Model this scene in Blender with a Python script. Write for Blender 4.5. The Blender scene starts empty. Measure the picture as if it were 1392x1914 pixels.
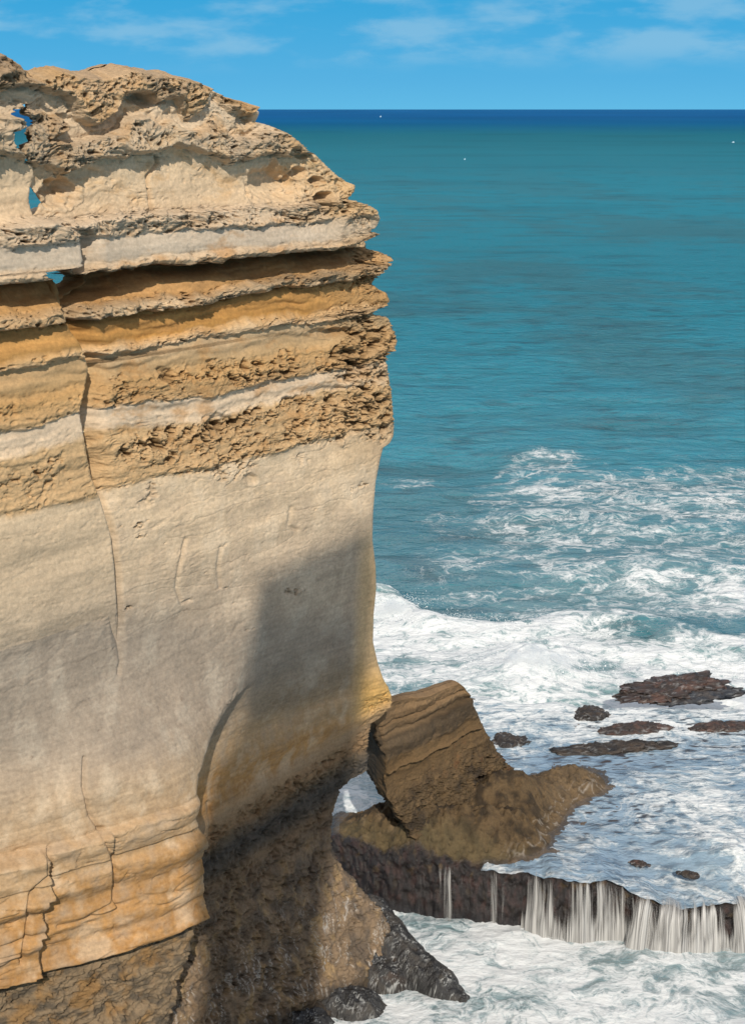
import bpy, math
import numpy as np

# ------------------------------------------------------------------ camera, light, world
SC = bpy.context.scene
H, FPX, TH = 40.0, 2629.0, math.radians(16)
cam_d = bpy.data.cameras.new('camera'); cam = bpy.data.objects.new('camera', cam_d)
SC.collection.objects.link(cam); SC.camera = cam
cam.location = (0, 0, H); cam.rotation_euler = (math.radians(90) - TH, 0, 0)
cam_d.sensor_fit = 'VERTICAL'; cam_d.sensor_height = 36.0
cam_d.lens = 36.0 * FPX / 1914.0
cam_d.clip_start = 0.5; cam_d.clip_end = 90000.0

SUN_AZ = np.array([0.10, -0.995]); SUN_EL = math.radians(36)
SUN = np.array([SUN_AZ[0] * math.cos(SUN_EL), SUN_AZ[1] * math.cos(SUN_EL), math.sin(SUN_EL)])
sun_d = bpy.data.lights.new('sun', 'SUN'); sun = bpy.data.objects.new('sun', sun_d)
SC.collection.objects.link(sun)
sun_d.energy = 3.8; sun_d.angle = math.radians(0.5); sun_d.color = (1.0, 0.93, 0.82)
from mathutils import Vector
sun.rotation_euler = Vector(tuple(-SUN)).to_track_quat('-Z', 'Y').to_euler()
SC.view_settings.view_transform = 'Standard'; SC.view_settings.look = 'None'
SC.view_settings.exposure = 0.0; SC.view_settings.gamma = 1.0
SC.cycles.max_bounces = 8; SC.cycles.volume_bounces = 4
SC.cycles.use_denoising = True

W = bpy.data.worlds.new('World'); SC.world = W; W.use_nodes = True
def build_world():
    nt = W.node_tree; N = nt.nodes; K = nt.links
    N.clear()
    out = N.new('ShaderNodeOutputWorld'); bg = N.new('ShaderNodeBackground')
    bg.inputs['Strength'].default_value = 0.135
    K.new(bg.outputs[0], out.inputs[0])
    sky = N.new('ShaderNodeTexSky'); sky.sky_type = 'NISHITA'; sky.sun_disc = False
    sky.sun_elevation = SUN_EL; sky.sun_rotation = math.atan2(SUN_AZ[0], SUN_AZ[1])
    tc = N.new('ShaderNodeTexCoord'); sep = N.new('ShaderNodeSeparateXYZ')
    K.new(tc.outputs['Generated'], sep.inputs[0])
    # azure belt over the sea: the low sky, up to some ten degrees
    ramp = N.new('ShaderNodeValToRGB'); K.new(sep.outputs['Z'], ramp.inputs[0])
    e = ramp.color_ramp.elements
    e[0].position = 0.0; e[0].color = (0.125, 0.50, 0.80, 1)
    e[1].position = 0.09; e[1].color = (0.025, 0.36, 0.70, 1)
    x = e.new(0.018); x.color = (0.10, 0.45, 0.77, 1)
    x = e.new(0.05); x.color = (0.065, 0.41, 0.74, 1)
    x = e.new(0.25); x.color = (0.16, 0.34, 0.56, 1)
    mul = N.new('ShaderNodeVectorMath'); mul.operation = 'SCALE'; mul.inputs['Scale'].default_value = 7.3
    K.new(ramp.outputs[0], mul.inputs[0])
    # thin clouds
    mp = N.new('ShaderNodeMapping'); mp.inputs['Scale'].default_value = (13.0, 13.0, 44.0)
    K.new(tc.outputs['Generated'], mp.inputs[0])
    nz = N.new('ShaderNodeTexNoise'); nz.inputs['Scale'].default_value = 1.0; nz.inputs['Detail'].default_value = 7
    nz.inputs['Roughness'].default_value = 0.55; nz.inputs['Distortion'].default_value = 0.1
    K.new(mp.outputs[0], nz.inputs['Vector'])
    mr = N.new('ShaderNodeMapRange'); mr.inputs[1].default_value = 0.44; mr.inputs[2].default_value = 0.66
    mr.interpolation_type = 'SMOOTHSTEP'
    K.new(nz.outputs['Fac'], mr.inputs[0])
    hb = N.new('ShaderNodeMapRange'); hb.inputs[1].default_value = 0.020; hb.inputs[2].default_value = 0.042
    hb.interpolation_type = 'SMOOTHSTEP'
    K.new(sep.outputs['Z'], hb.inputs[0])
    cm = N.new('ShaderNodeMath'); cm.operation = 'MULTIPLY'
    K.new(mr.outputs[0], cm.inputs[0]); K.new(hb.outputs[0], cm.inputs[1])
    c2 = N.new('ShaderNodeMath'); c2.operation = 'MULTIPLY'; c2.inputs[1].default_value = 0.36
    K.new(cm.outputs[0], c2.inputs[0])
    mixc = N.new('ShaderNodeMix'); mixc.data_type = 'RGBA'
    K.new(c2.outputs[0], mixc.inputs[0]); K.new(mul.outputs[0], mixc.inputs[6])
    mixc.inputs[7].default_value = (3.3, 4.9, 5.8, 1)
    # higher up: Nishita sky with unseen bright cloud, added to neutralise ambient light
    n2 = N.new('ShaderNodeTexNoise'); n2.inputs['Scale'].default_value = 3.0; n2.inputs['Detail'].default_value = 6
    K.new(tc.outputs['Generated'], n2.inputs['Vector'])
    m2 = N.new('ShaderNodeMapRange'); m2.inputs[1].default_value = 0.40; m2.inputs[2].default_value = 0.60
    K.new(n2.outputs['Fac'], m2.inputs[0])
    mixh = N.new('ShaderNodeMix'); mixh.data_type = 'RGBA'
    K.new(m2.outputs[0], mixh.inputs[0]); K.new(sky.outputs[0], mixh.inputs[6])
    mixh.inputs[7].default_value = (7.0, 6.8, 6.6, 1)
    hm = N.new('ShaderNodeMapRange'); hm.inputs[1].default_value = 0.10; hm.inputs[2].default_value = 0.30
    hm.interpolation_type = 'SMOOTHSTEP'; K.new(sep.outputs['Z'], hm.inputs[0])
    fin = N.new('ShaderNodeMix'); fin.data_type = 'RGBA'
    K.new(hm.outputs[0], fin.inputs[0]); K.new(mixc.outputs[2], fin.inputs[6]); K.new(mixh.outputs[2], fin.inputs[7])
    K.new(fin.outputs[2], bg.inputs['Color'])
build_world()

# ------------------------------------------------------------------ numeric helpers
f32 = np.float32
CT, ST = math.cos(TH), math.sin(TH)
def ray(x, y):
    u = (x - 696.0) / FPX; v = (y - 957.0) / FPX
    return np.array([u, CT - v * ST, -ST - v * CT])
def at_z(x, y, z):
    r = ray(x, y); k = (z - H) / r[2]
    return np.array([0, 0, H]) + r * k
def project(X, Y, Z):
    dz = Z - H
    dep = Y * CT - dz * ST
    return 696 + FPX * X / dep, 957 - FPX * (Y * ST + dz * CT) / dep, dep
def ss(a, b, x):
    t = np.clip((x - a) / (b - a), 0, 1)
    return t * t * (3 - 2 * t)
def hsh(x, y, z, s):
    h = (x.astype(np.uint32) * np.uint32(374761393) + y.astype(np.uint32) * np.uint32(668265263)
         + z.astype(np.uint32) * np.uint32(2147483647) + np.uint32(s * 974711 + 12345))
    h = (h ^ (h >> np.uint32(13))) * np.uint32(1274126177)
    h = (h ^ (h >> np.uint32(16))) * np.uint32(2246822519)
    return h ^ (h >> np.uint32(15))
def perlin(x, y, z, s=0):
    x = np.asarray(x, f32); y = np.asarray(y, f32); z = np.asarray(z, f32)
    x, y, z = np.broadcast_arrays(x, y, z)
    xi = np.floor(x); yi = np.floor(y); zi = np.floor(z)
    xf = x - xi; yf = y - yi; zf = z - zi
    xi = xi.astype(np.int32); yi = yi.astype(np.int32); zi = zi.astype(np.int32)
    u = xf * xf * xf * (xf * (xf * 6 - 15) + 10); v = yf * yf * yf * (yf * (yf * 6 - 15) + 10)
    w = zf * zf * zf * (zf * (zf * 6 - 15) + 10)
    res = 0
    for dx in (0, 1):
        wx = u if dx else 1 - u
        for dy in (0, 1):
            wy = v if dy else 1 - v
            for dz in (0, 1):
                wz = w if dz else 1 - w
                h = hsh(xi + dx, yi + dy, zi + dz, s)
                gx = (h & np.uint32(255)).astype(f32) / 127.5 - 1
                gy = ((h >> np.uint32(8)) & np.uint32(255)).astype(f32) / 127.5 - 1
                gz = ((h >> np.uint32(16)) & np.uint32(255)).astype(f32) / 127.5 - 1
                res = res + wx * wy * wz * (gx * (xf - dx) + gy * (yf - dy) + gz * (zf - dz))
    return res * 1.25
def fbm(x, y, z, o=4, s=0, g=0.5, l=2.03):
    r = 0; a = 1.0; t = 0
    for i in range(o):
        r = r + a * perlin(x, y, z, s + i); t += a
        a *= g; x = x * l + 3.1; y = y * l + 1.7; z = z * l + 5.3
    return r / t
def ridged(x, y, z, o=4, s=0, g=0.55, l=2.05):
    r = 0; a = 1.0; t = 0
    for i in range(o):
        r = r + a * (1 - np.abs(perlin(x, y, z, s + i)) * 2.2); t += a
        a *= g; x = x * l + 3.1; y = y * l + 1.7; z = z * l + 5.3
    return r / t
def worley(x, y, z, s=0):
    x = np.asarray(x, f32); y = np.asarray(y, f32); z = np.asarray(z, f32)
    xi = np.floor(x).astype(np.int32); yi = np.floor(y).astype(np.int32); zi = np.floor(z).astype(np.int32)
    best = np.full(x.shape, 9.0, f32)
    for dx in (-1, 0, 1):
        for dy in (-1, 0, 1):
            for dz in (-1, 0, 1):
                h = hsh(xi + dx, yi + dy, zi + dz, s)
                px = xi + dx + (h & np.uint32(1023)).astype(f32) / 1023
                py = yi + dy + ((h >> np.uint32(10)) & np.uint32(1023)).astype(f32) / 1023
                pz = zi + dz + ((h >> np.uint32(20)) & np.uint32(1023)).astype(f32) / 1023
                best = np.minimum(best, (px - x) ** 2 + (py - y) ** 2 + (pz - z) ** 2)
    return np.sqrt(best)
def seg_dist(px, py, pts):
    """distance to a polyline and signed side (positive: right of it when it runs downwards)"""
    d = np.full(px.shape, 1e9, f32)
    for (x0, y0), (x1, y1) in zip(pts[:-1], pts[1:]):
        vx, vy = x1 - x0, y1 - y0
        t = np.clip(((px - x0) * vx + (py - y0) * vy) / (vx * vx + vy * vy), 0, 1)
        d = np.minimum(d, np.hypot(px - x0 - t * vx, py - y0 - t * vy))
    return d
def mixc(c0, c1, k):
    k = np.asarray(k)[..., None] if np.ndim(k) else k
    return c0 * (1 - k) + np.asarray(c1, f32) * k
def curve(pts):
    p = np.array(pts, float); return lambda y: np.interp(y, p[:, 0], p[:, 1])
def tps(px, vals):
    """thin-plate spline through scattered points"""
    P = np.array(px, float); n = len(P)
    def U(r2): return np.where(r2 > 1e-12, 0.5 * r2 * np.log(np.maximum(r2, 1e-12)), 0)
    r2 = ((P[:, None] - P[None]) ** 2).sum(-1)
    A = np.zeros((n + 3, n + 3)); A[:n, :n] = U(r2) + np.eye(n) * 0.05
    A[:n, n] = 1; A[:n, n + 1:] = P; A[n, :n] = 1; A[n + 1:, :n] = P.T
    c = np.linalg.solve(A, np.concatenate([np.array(vals, float), np.zeros(3)]))
    def ev(a, z):
        r = c[n] + c[n + 1] * a + c[n + 2] * z
        for i in range(n):
            r = r + c[i] * U((a - P[i, 0]) ** 2 + (z - P[i, 1]) ** 2)
        return r
    return ev

# ------------------------------------------------------------------ object helpers
def link(o, parent=None):
    SC.collection.objects.link(o)
    if parent is not None: o.parent = parent
    return o
def tag(o, label=None, cat=None, group=None, kind=None):
    if label: o['label'] = label
    if cat: o['category'] = cat
    if group: o['group'] = group
    if kind: o['kind'] = kind
    return o
def empty(name, loc=(0, 0, 0)):
    o = bpy.data.objects.new(name, None); o.location = loc; o.empty_display_size = 0.5
    return link(o)
def mesh_obj(name, V, F, mat, parent=None, attrs=None, col=None, smooth=True, loc=None):
    """V (n,3), F (m,4) or (m,3) int arrays; attrs: dict of per-vertex floats; col: (n,3)"""
    V = np.asarray(V, f32); F = np.asarray(F, np.int32)
    used = np.zeros(len(V), bool); used[F.ravel()] = True
    if not used.all():
        idx = np.cumsum(used) - 1
        V = V[used]; F = idx[F].astype(np.int32)
        if col is not None: col = col[used]
        if attrs: attrs = {k: v[used] for k, v in attrs.items()}
    if loc is None: loc = (float((V[:, 0].min() + V[:, 0].max()) / 2), float((V[:, 1].min() + V[:, 1].max()) / 2), float(V[:, 2].min()))
    if parent is not None: base = np.array(parent.matrix_basis.translation)
    else: base = np.zeros(3)
    me = bpy.data.meshes.new(name); k = F.shape[1]
    me.vertices.add(len(V)); me.vertices.foreach_set('co', (V - np.array(loc, f32)).astype(f32).ravel())
    me.loops.add(F.size); me.loops.foreach_set('vertex_index', F.ravel())
    me.polygons.add(len(F)); me.polygons.foreach_set('loop_start', np.arange(0, F.size, k, dtype=np.int32))
    me.polygons.foreach_set('use_smooth', np.full(len(F), smooth))
    if col is not None:
        ca = me.attributes.new('Col', 'FLOAT_COLOR', 'POINT')
        ca.data.foreach_set('color', np.concatenate([col, np.ones((len(col), 1))], 1).astype(f32).ravel())
    for n_, v_ in (attrs or {}).items():
        at = me.attributes.new(n_, 'FLOAT', 'POINT'); at.data.foreach_set('value', np.asarray(v_, f32))
    me.update(calc_edges=True); me.validate()
    me.materials.append(mat)
    o = bpy.data.objects.new(name, me)
    o.location = np.array(loc) - base
    return link(o, parent)
def grid_faces(n, m, wrap=False):
    i = np.arange(n - 1)[:, None]; j = np.arange(m if wrap else m - 1)[None]
    jn = (j + 1) % m
    return np.stack([i * m + j, i * m + jn, (i + 1) * m + jn, (i + 1) * m + j], -1).reshape(-1, 4)

# ------------------------------------------------------------------ materials
class NT:
    def __init__(s, name):
        s.mat = bpy.data.materials.new(name); s.mat.use_nodes = True
        s.nt = s.mat.node_tree; s.N = s.nt.nodes; s.K = s.nt.links
        s.p = s.N['Principled BSDF']
    def put(s, sock, v):
        if hasattr(v, 'is_output'): s.K.new(v, sock)
        else: sock.default_value = v
    def math(s, op, a, b=0.5, clamp=False):
        n = s.N.new('ShaderNodeMath'); n.operation = op; n.use_clamp = clamp
        s.put(n.inputs[0], a); s.put(n.inputs[1], b); return n.outputs[0]
    def noise(s, vec, scale, detail=4, rough=0.5, dist=0.0, col=False):
        n = s.N.new('ShaderNodeTexNoise'); n.inputs['Scale'].default_value = scale
        n.inputs['Detail'].default_value = detail; n.inputs['Roughness'].default_value = rough
        n.inputs['Distortion'].default_value = dist
        s.K.new(vec, n.inputs['Vector']); return n.outputs['Color' if col else 'Fac']
    def mapped(s, vec, scale):
        n = s.N.new('ShaderNodeMapping'); n.inputs['Scale'].default_value = scale
        s.K.new(vec, n.inputs[0]); return n.outputs[0]
    def pos(s):
        n = s.N.new('ShaderNodeNewGeometry'); return n.outputs['Position']
    def attr(s, name, out='Fac'):
        n = s.N.new('ShaderNodeAttribute'); n.attribute_name = name; return n.outputs[out]
    def rng(s, v, a, b, c=0.0, d=1.0, smooth=True):
        n = s.N.new('ShaderNodeMapRange'); n.interpolation_type = 'SMOOTHSTEP' if smooth else 'LINEAR'
        s.put(n.inputs[0], v)
        for i, q in zip((1, 2, 3, 4), (a, b, c, d)): s.put(n.inputs[i], q)
        return n.outputs[0]
    def mix(s, fac, a, b):
        n = s.N.new('ShaderNodeMix'); n.data_type = 'RGBA'
        s.put(n.inputs[0], fac); s.put(n.inputs[6], a); s.put(n.inputs[7], b); return n.outputs[2]
    def scale(s, v, k):
        n = s.N.new('ShaderNodeVectorMath'); n.operation = 'SCALE'
        s.K.new(v, n.inputs[0]); s.put(n.inputs['Scale'], k); return n.outputs[0]
    def vadd(s, a, b):
        n = s.N.new('ShaderNodeVectorMath'); n.operation = 'ADD'; s.put(n.inputs[0], a); s.put(n.inputs[1], b); return n.outputs[0]
    def bump(s, h, strength, dist):
        n = s.N.new('ShaderNodeBump'); s.put(n.inputs['Strength'], strength); n.inputs['Distance'].default_value = dist
        s.K.new(h, n.inputs['Height']); s.K.new(n.outputs[0], s.p.inputs['Normal']); return n
def rock_mat(name, wet=False):
    m = NT(name); P = m.pos()
    n1 = m.noise(P, 7.0, 7, 0.70); n2 = m.noise(m.mapped(P, (1.2, 1.2, 9.0)), 1.0, 5, 0.6); n3 = m.noise(P, 0.5, 4, 0.6)
    v = m.math('MULTIPLY', m.rng(n1, 0.25, 0.75, 0.74, 1.24, False), m.rng(n2, 0.25, 0.75, 0.90, 1.10, False))
    v = m.math('MULTIPLY', v, m.rng(n3, 0.25, 0.75, 0.92, 1.08, False))
    m.put(m.p.inputs['Base Color'], m.scale(m.attr('Col', 'Color'), v))
    if wet:
        m.put(m.p.inputs['Roughness'], m.rng(n1, 0.35, 0.65, 0.25, 0.7))
    else:
        m.p.inputs['Roughness'].default_value = 0.92; m.p.inputs['Specular IOR Level'].default_value = 0.2
    hh = m.math('ADD', m.noise(P, 11.0, 7, 0.72), m.math('MULTIPLY', n2, 0.12))
    m.bump(hh, m.math('ADD', 0.22, m.math('MULTIPLY', m.attr('rough'), 0.6)), 0.10)
    return m.mat
MAT_ROCK = rock_mat('limestone'); MAT_WET = rock_mat('wet_rock', True)
MAT_LAND = rock_mat('headland_rock')

# ------------------------------------------------------------------ the wall frame: a along the wall, b out of it, z up
L0 = np.array([-12.5, 46.3]); R0 = np.array([0.0, 60.0])
WD = (R0 - L0) / np.linalg.norm(R0 - L0); ND = np.array([WD[1], -WD[0]]); LEN = float(np.linalg.norm(R0 - L0))
def to_world(A, B): return L0[0] + A * WD[0] + B * ND[0], L0[1] + A * WD[1] + B * ND[1]
def wall_at(x, y, b=0.0):
    """wall coordinates (a, z) of the picture point x, y on the plane b metres out of the wall"""
    r = ray(x, y); o = L0 + b * ND
    M = np.array([[r[0], -WD[0]], [r[1], -WD[1]]]); k, a = np.linalg.solve(M, o)
    return a, H + k * r[2]

PROFILE = curve([(-3, -0.3), (14, -0.3), (16, -0.15), (19, 0.0), (21.5, 0.1), (24, 0.18), (26.6, 0.06), (26.8, 0.16), (27.0, 0.10), (28.55, 0.05), (28.7, -0.02),
    (29.45, -0.02), (29.55, 0.10), (30.45, 0.0), (30.6, -0.12), (31.5, -0.22), (31.6, 0.02), (31.75, 0.0), (31.9, -0.22),
    (32.3, -0.38), (32.9, -0.42), (33.0, 0.08), (33.3, 0.12), (33.42, -0.30), (33.9, -0.95), (34.42, -1.5), (34.55, 0.40), (34.7, 0.52),
    (34.9, 0.30), (35.7, 0.27), (35.82, 0.45), (36.35, 0.42), (36.5, -0.12), (37.5, -0.32), (38.3, -0.22), (38.45, 0.30), (39.2, 0.32), (39.4, -0.32),
    (40.1, -0.32), (40.3, 0.25), (42.5, 0.25)])
CRUST = curve([(-3, 0), (26.5, 0.05), (26.7, 0.5), (27, 0.25), (28.6, 0.15), (29.4, 0.0), (29.55, 0.6), (29.7, 0.25), (30.4, 0.25), (30.8, 0.02), (31.45, 0.06), (31.6, 0.75), (31.8, 0.6), (31.9, 0.03),
    (32.8, 0.05), (32.95, 0.95), (33.4, 0.95), (33.55, 0.08), (34.45, 0.05), (34.6, 0.5), (34.85, 0.2), (35.0, 0.03), (35.6, 0.05), (35.85, 0.8), (36.4, 0.8),
    (36.6, 0.08), (38.2, 0.1), (38.5, 0.9), (39.2, 0.9), (39.4, 0.15), (40.1, 0.2), (40.4, 1.0), (43, 1.0)])
PITS = curve([(25.5, 0), (26.6, 0.45), (28.3, 1.0), (28.75, 0), (29.4, 0), (29.6, 0.9), (30.3, 0.9), (30.8, 0.0), (45, 0)])
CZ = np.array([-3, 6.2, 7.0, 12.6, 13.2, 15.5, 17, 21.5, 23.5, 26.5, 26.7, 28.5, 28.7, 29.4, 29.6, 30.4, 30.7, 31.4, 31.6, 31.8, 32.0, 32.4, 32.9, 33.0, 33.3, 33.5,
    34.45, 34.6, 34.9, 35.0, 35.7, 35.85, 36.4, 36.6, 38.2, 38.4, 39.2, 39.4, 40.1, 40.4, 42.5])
CC = np.array([(.20, .155, .11), (.22, .17, .11), (.37, .20, .075), (.39, .22, .085), (.40, .265, .14), (.42, .31, .20), (.44, .345, .25), (.44, .355, .265), (.53, .42, .295), (.56, .44, .30), (.51, .35, .19), (.49, .34, .185), (.56, .44, .31), (.56, .45, .33), (.48, .32, .165), (.45, .285, .13), (.44, .30, .155), (.45, .33, .20), (.52, .39, .25), (.50, .34, .18), (.40, .215, .065), (.44, .235, .075), (.29, .155, .055), (.48, .36, .23), (.48, .36, .23), (.44, .26, .11),  # greyer tones below the smooth face carry its half shade
    (.22, .12, .05), (.52, .38, .24), (.52, .41, .29), (.50, .42, .325), (.52, .43, .33), (.54, .42, .29), (.54, .43, .31), (.55, .42, .28), (.55, .43, .29), (.48, .38, .26), (.46, .36, .25), (.55, .43, .30), (.57, .46, .33), (.48, .34, .20), (.42, .30, .19)])  # darkest browns right under the ledges: overhang shade set into the colour
def strata_shade_col(zp):
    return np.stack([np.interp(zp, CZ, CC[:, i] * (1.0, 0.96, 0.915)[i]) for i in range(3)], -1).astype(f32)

def plan(aL, aR, T, r, nF, skew=0.0, nC=26, nE=36, nB=60, warp=None):
    """closed horizontal outline per row: front, right corner, right end, back, left end. Returns A, B and outward normals"""
    n = len(aL); r = np.minimum(r, 0.45 * T)
    c = lambda v: v[:, None]
    q = np.linspace(0, 1, nF)[None]
    A = [c(aL) + (c(aR - r) - c(aL)) * q]; B = [np.zeros((n, nF))]; NA = [np.zeros((n, nF))]; NB = [np.ones((n, nF))]
    th = np.linspace(math.pi / 2, 0, nC + 2)[1:-1][None]
    A.append(c(aR - r) + c(r) * np.cos(th)); B.append(-c(r) + c(r) * np.sin(th)); NA.append(np.cos(th) + c(r) * 0); NB.append(np.sin(th) + c(r) * 0)
    q = np.linspace(0, 1, nE)[None]
    A.append(c(aR) + q * 0); B.append(-c(r) - c(T - 2 * r) * q); NA.append(1 + c(r) * q * 0); NB.append(c(r) * q * 0)
    th = np.linspace(0, -math.pi / 2, 10)[1:-1][None]
    A.append(c(aR - r) + c(r) * np.cos(th)); B.append(-c(T - r) + c(r) * np.sin(th)); NA.append(np.cos(th) + c(r) * 0); NB.append(np.sin(th) + c(r) * 0)
    q = np.linspace(0, 1, nB)[None]; aLb = np.minimum(aL + skew * T, aR - r - 0.05)
    A.append(c(aR - r) + c(aLb - aR + r) * q); B.append(-c(T) + q * 0); NA.append(c(r) * q * 0); NB.append(-1 + c(r) * q * 0)
    q = np.linspace(0, 1, 26)[1:-1][None]
    A.append(c(aLb) + c(aL - aLb) * q); B.append(-c(T) * (1 - q)); NA.append(-1 + c(r) * q * 0); NB.append(c(r) * q * 0)
    return [np.concatenate(v, 1) for v in (A, B, NA, NB)]

# pieces of relief authored from the photograph's points
CRACK = [(150, 430), (148, 460), (153, 490), (150, 503), (108, 512), (110, 530), (112, 560), (118, 590), (150, 640), (157, 660), (165, 690), (158, 730), (148, 770), (156, 810), (162, 850), (170, 890), (188, 935), (207, 1000), (214, 1060), (219, 1140), (226, 1235)]
FINE_CRACKS = [([(160, 1418), (158, 1470), (170, 1525), (190, 1555), (208, 1590), (216, 1625)], 0.16, 3.0),
    ([(292, 292), (295, 305), (276, 330), (282, 380), (288, 405)], 0.2, 3.0), ([(234, 205), (235, 245)], 0.12, 3.0), ([(352, 170), (352, 225)], 0.2, 4.0),
    ([(350, 1010), (335, 1060), (331, 1100), (340, 1128), (356, 1122)], 0.10, 3.5), ([(415, 1025), (409, 1060), (412, 1098)], 0.08, 3.5), ([(545, 950), (540, 985), (556, 990)], 0.08, 4.0),
    ([(640, 670), (643, 760), (636, 830)], -0.16, 4.0), ([(655, 650), (672, 720), (688, 800)], -0.14, 4.0), ([(95, 1585), (96, 1640), (62, 1670), (52, 1740), (42, 1800)], 0.2, 4.0),
    ([(216, 1620), (214, 1690), (150, 1725), (110, 1732)], 0.16, 4.0), ([(222, 1150), (226, 1240), (222, 1260)], 0.10, 3.0), ([(390, 1500), (398, 1545), (396, 1600)], 0.15, 4.0)]
HOLLOWS = [(505, 345, 52, 40, .55), (272, 184, 42, 17, .5), (104, 362, 38, 30, .8), (604, 371, 19, 16, .7), (588, 338, 16, 9, .5), (556, 322, 18, 12, .5), (562, 286, 22, 12, .35), (640, 345, 18, 12, .2), (190, 215, 24, 22, .25),
    (330, 222, 60, 20, .15), (420, 185, 30, 20, .3), (455, 225, 22, 16, .35), (110, 225, 40, 14, .2), (150, 330, 70, 18, .15), (655, 660, 28, 9, .3), (690, 640, 26, 16, .35), (668, 690, 16, 9, .3), (660, 800, 20, 14, .3),
    (645, 708, 16, 10, .25), (420, 800, 40, 26, .3), (545, 760, 26, 20, .2), (700, 622, 18, 8, .35), (625, 622, 45, 10, .3), (470, 895, 16, 12, .2)]

def b_lower():
    pts = [(0, 1165, .1), (200, 1165, .1), (400, 1165, .1), (560, 1165, .12), (690, 1165, .12), (-300, 1165, .1), (0, 1000, .15), (350, 1000, .15), (680, 1000, .12),
        (0, 1300, .1), (200, 1300, .05), (450, 1300, -.35), (560, 1300, -.5), (650, 1300, -.25), (700, 1290, .1), (300, 1420, -.2), (380, 1420, -.5), (450, 1420, -.8), (560, 1400, -.85), (660, 1390, -.7),
        (0, 1520, .1), (200, 1520, -.1), (360, 1500, -.7), (430, 1500, -.9), (540, 1480, -1.0), (610, 1480, -1.0), (0, 1650, 0), (200, 1650, -.2), (430, 1620, -.8), (520, 1600, -.6), (600, 1590, -.5), (640, 1640, -.1),
        (0, 1760, 0), (200, 1760, -.2), (430, 1730, -.5), (520, 1720, 0), (600, 1710, .4), (700, 1720, .9), (0, 1880, 0), (200, 1880, 0), (430, 1850, .1), (520, 1840, .7), (620, 1830, 1.3), (760, 1850, 2.2),
        (400, 1960, .6), (560, 1960, 1.8), (700, 1960, 2.6), (100, 1990, 0), (-300, 1500, 0), (-300, 1990, 0)]
    return tps([wall_at(x, y, b) for x, y, b in pts], [p[2] for p in pts])
def b_foot():
    pts = [(-300, 1165, 0), (0, 1165, 0), (200, 1165, 0), (400, 1165, 0), (-300, 1300, 0), (0, 1300, .1), (200, 1300, .4), (300, 1300, .6), (400, 1300, .7), (-300, 1420, 0), (0, 1420, .3), (100, 1420, .8), (200, 1420, 1.5), (300, 1420, 2.0), (350, 1420, 2.2),
        (-300, 1510, -.2), (0, 1510, .6), (95, 1510, 1.3), (200, 1510, 2.0), (300, 1510, 2.6), (380, 1510, 3.0), (-300, 1650, -.3), (0, 1650, .5), (100, 1650, 1.3), (200, 1650, 1.9), (300, 1650, 2.6), (385, 1650, 3.1),
        (-300, 1760, -.3), (0, 1760, .4), (100, 1760, 1.2), (200, 1760, 1.9), (300, 1760, 2.7), (380, 1760, 3.2), (0, 1880, .4), (100, 1880, 1.2), (200, 1880, 1.9), (300, 1880, 2.5), (350, 1880, 2.8), (0, 2000, .5), (200, 2000, 2.0), (350, 2000, 3.0)]
    ed = [wall_at(x, y, b) for x, y, b in ((470, 1200, .1), (455, 1300, .3), (385, 1420, 1.2), (393, 1520, 2.6), (396, 1650, 2.9), (396, 1760, 3.0), (350, 1880, 2.5), (330, 1960, 2.5))]
    e = sorted((z, a) for a, z in ed)
    return tps([wall_at(x, y, b) for x, y, b in pts], [p[2] for p in pts]), curve(e), curve([(0, .3), (10, .3), (12.5, .45), (14.0, 1.6), (16, 3.4), (22, 4.5)])
B_LOW = b_lower(); B_FOOT, A_EDGE, W_EDGE = b_foot()
def foot_edge(A, Z, wob): w = W_EDGE(Z); return ss(w * .5, -w * .5, A - A_EDGE(Z) + wob * 0.15)
_zt = wall_at(300, 1535, 2.6)[1]; _zb = wall_at(250, 1775, 2.3)[1]
A_L95 = wall_at(95, 1610, 1.8)[0]; A_L215 = wall_at(216, 1650, 2.2)[0]
def foot_block(A, Z, wob):
    """the bulging foot of the wall: jointed ochre blocks, and the dark rock under their lip"""
    zz = Z + wob * 0.30
    ed = foot_edge(A, Z, wob)
    b = np.clip(B_FOOT(np.clip(A, -9, LEN), Z), -.5, 4) * ed * ss(22.5, 20, Z)
    top = ss(_zt + 0.15, _zt - 0.05, zz)
    b += 0.32 * top * ed - 0.22 * ss(_zt - 0.95, _zt - 1.1, zz) * ss(_zt - 1.5, _zt - 1.2, zz) * ed + 0.18 * ss(_zt - .9, _zt - 1.25, zz) * ed
    n5 = perlin(A * 0.5, 0 * A, Z * 1.4, 33)
    for k, (off, dp, wd) in enumerate(((2.35, .24, .34), (3.1, .10, .10), (4.1, .16, .22))):
        b -= dp * np.clip(0.8 + 1.1 * perlin(A * 0.35, 0 * A + k, 0 * A, 35), .1, 1.6) * np.exp(-((zz - _zt + off + .12 * n5) / wd) ** 2) * ed
    b += (0.14 * n5 + 0.08 * perlin(A * 1.4, 0 * A, Z * 2.6, 37)) * ed * top
    low = ss(_zb + 0.12, _zb - 0.12, zz)
    b += 0.18 * np.exp(-((zz - _zb - 0.15) / 0.18) ** 2) * ed
    b -= 0.8 * low * ed
    b += 0.55 * ss(A_L95 + 0.06, A_L95 - 0.06, A + 0.22 * np.floor((_zt - Z) / 1.6) * (Z < _zt)) * top * (1 - low)
    mid = ss(A_L215 + 0.06, A_L215 - 0.06, A + wob * 0.1) * ss(_zt - 3.3, _zt - 2.9, Z - (A - A_L215) * 0.16)
    b += 0.28 * mid * top
    return b

def right_noise(X, Y, Z): pass

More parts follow.
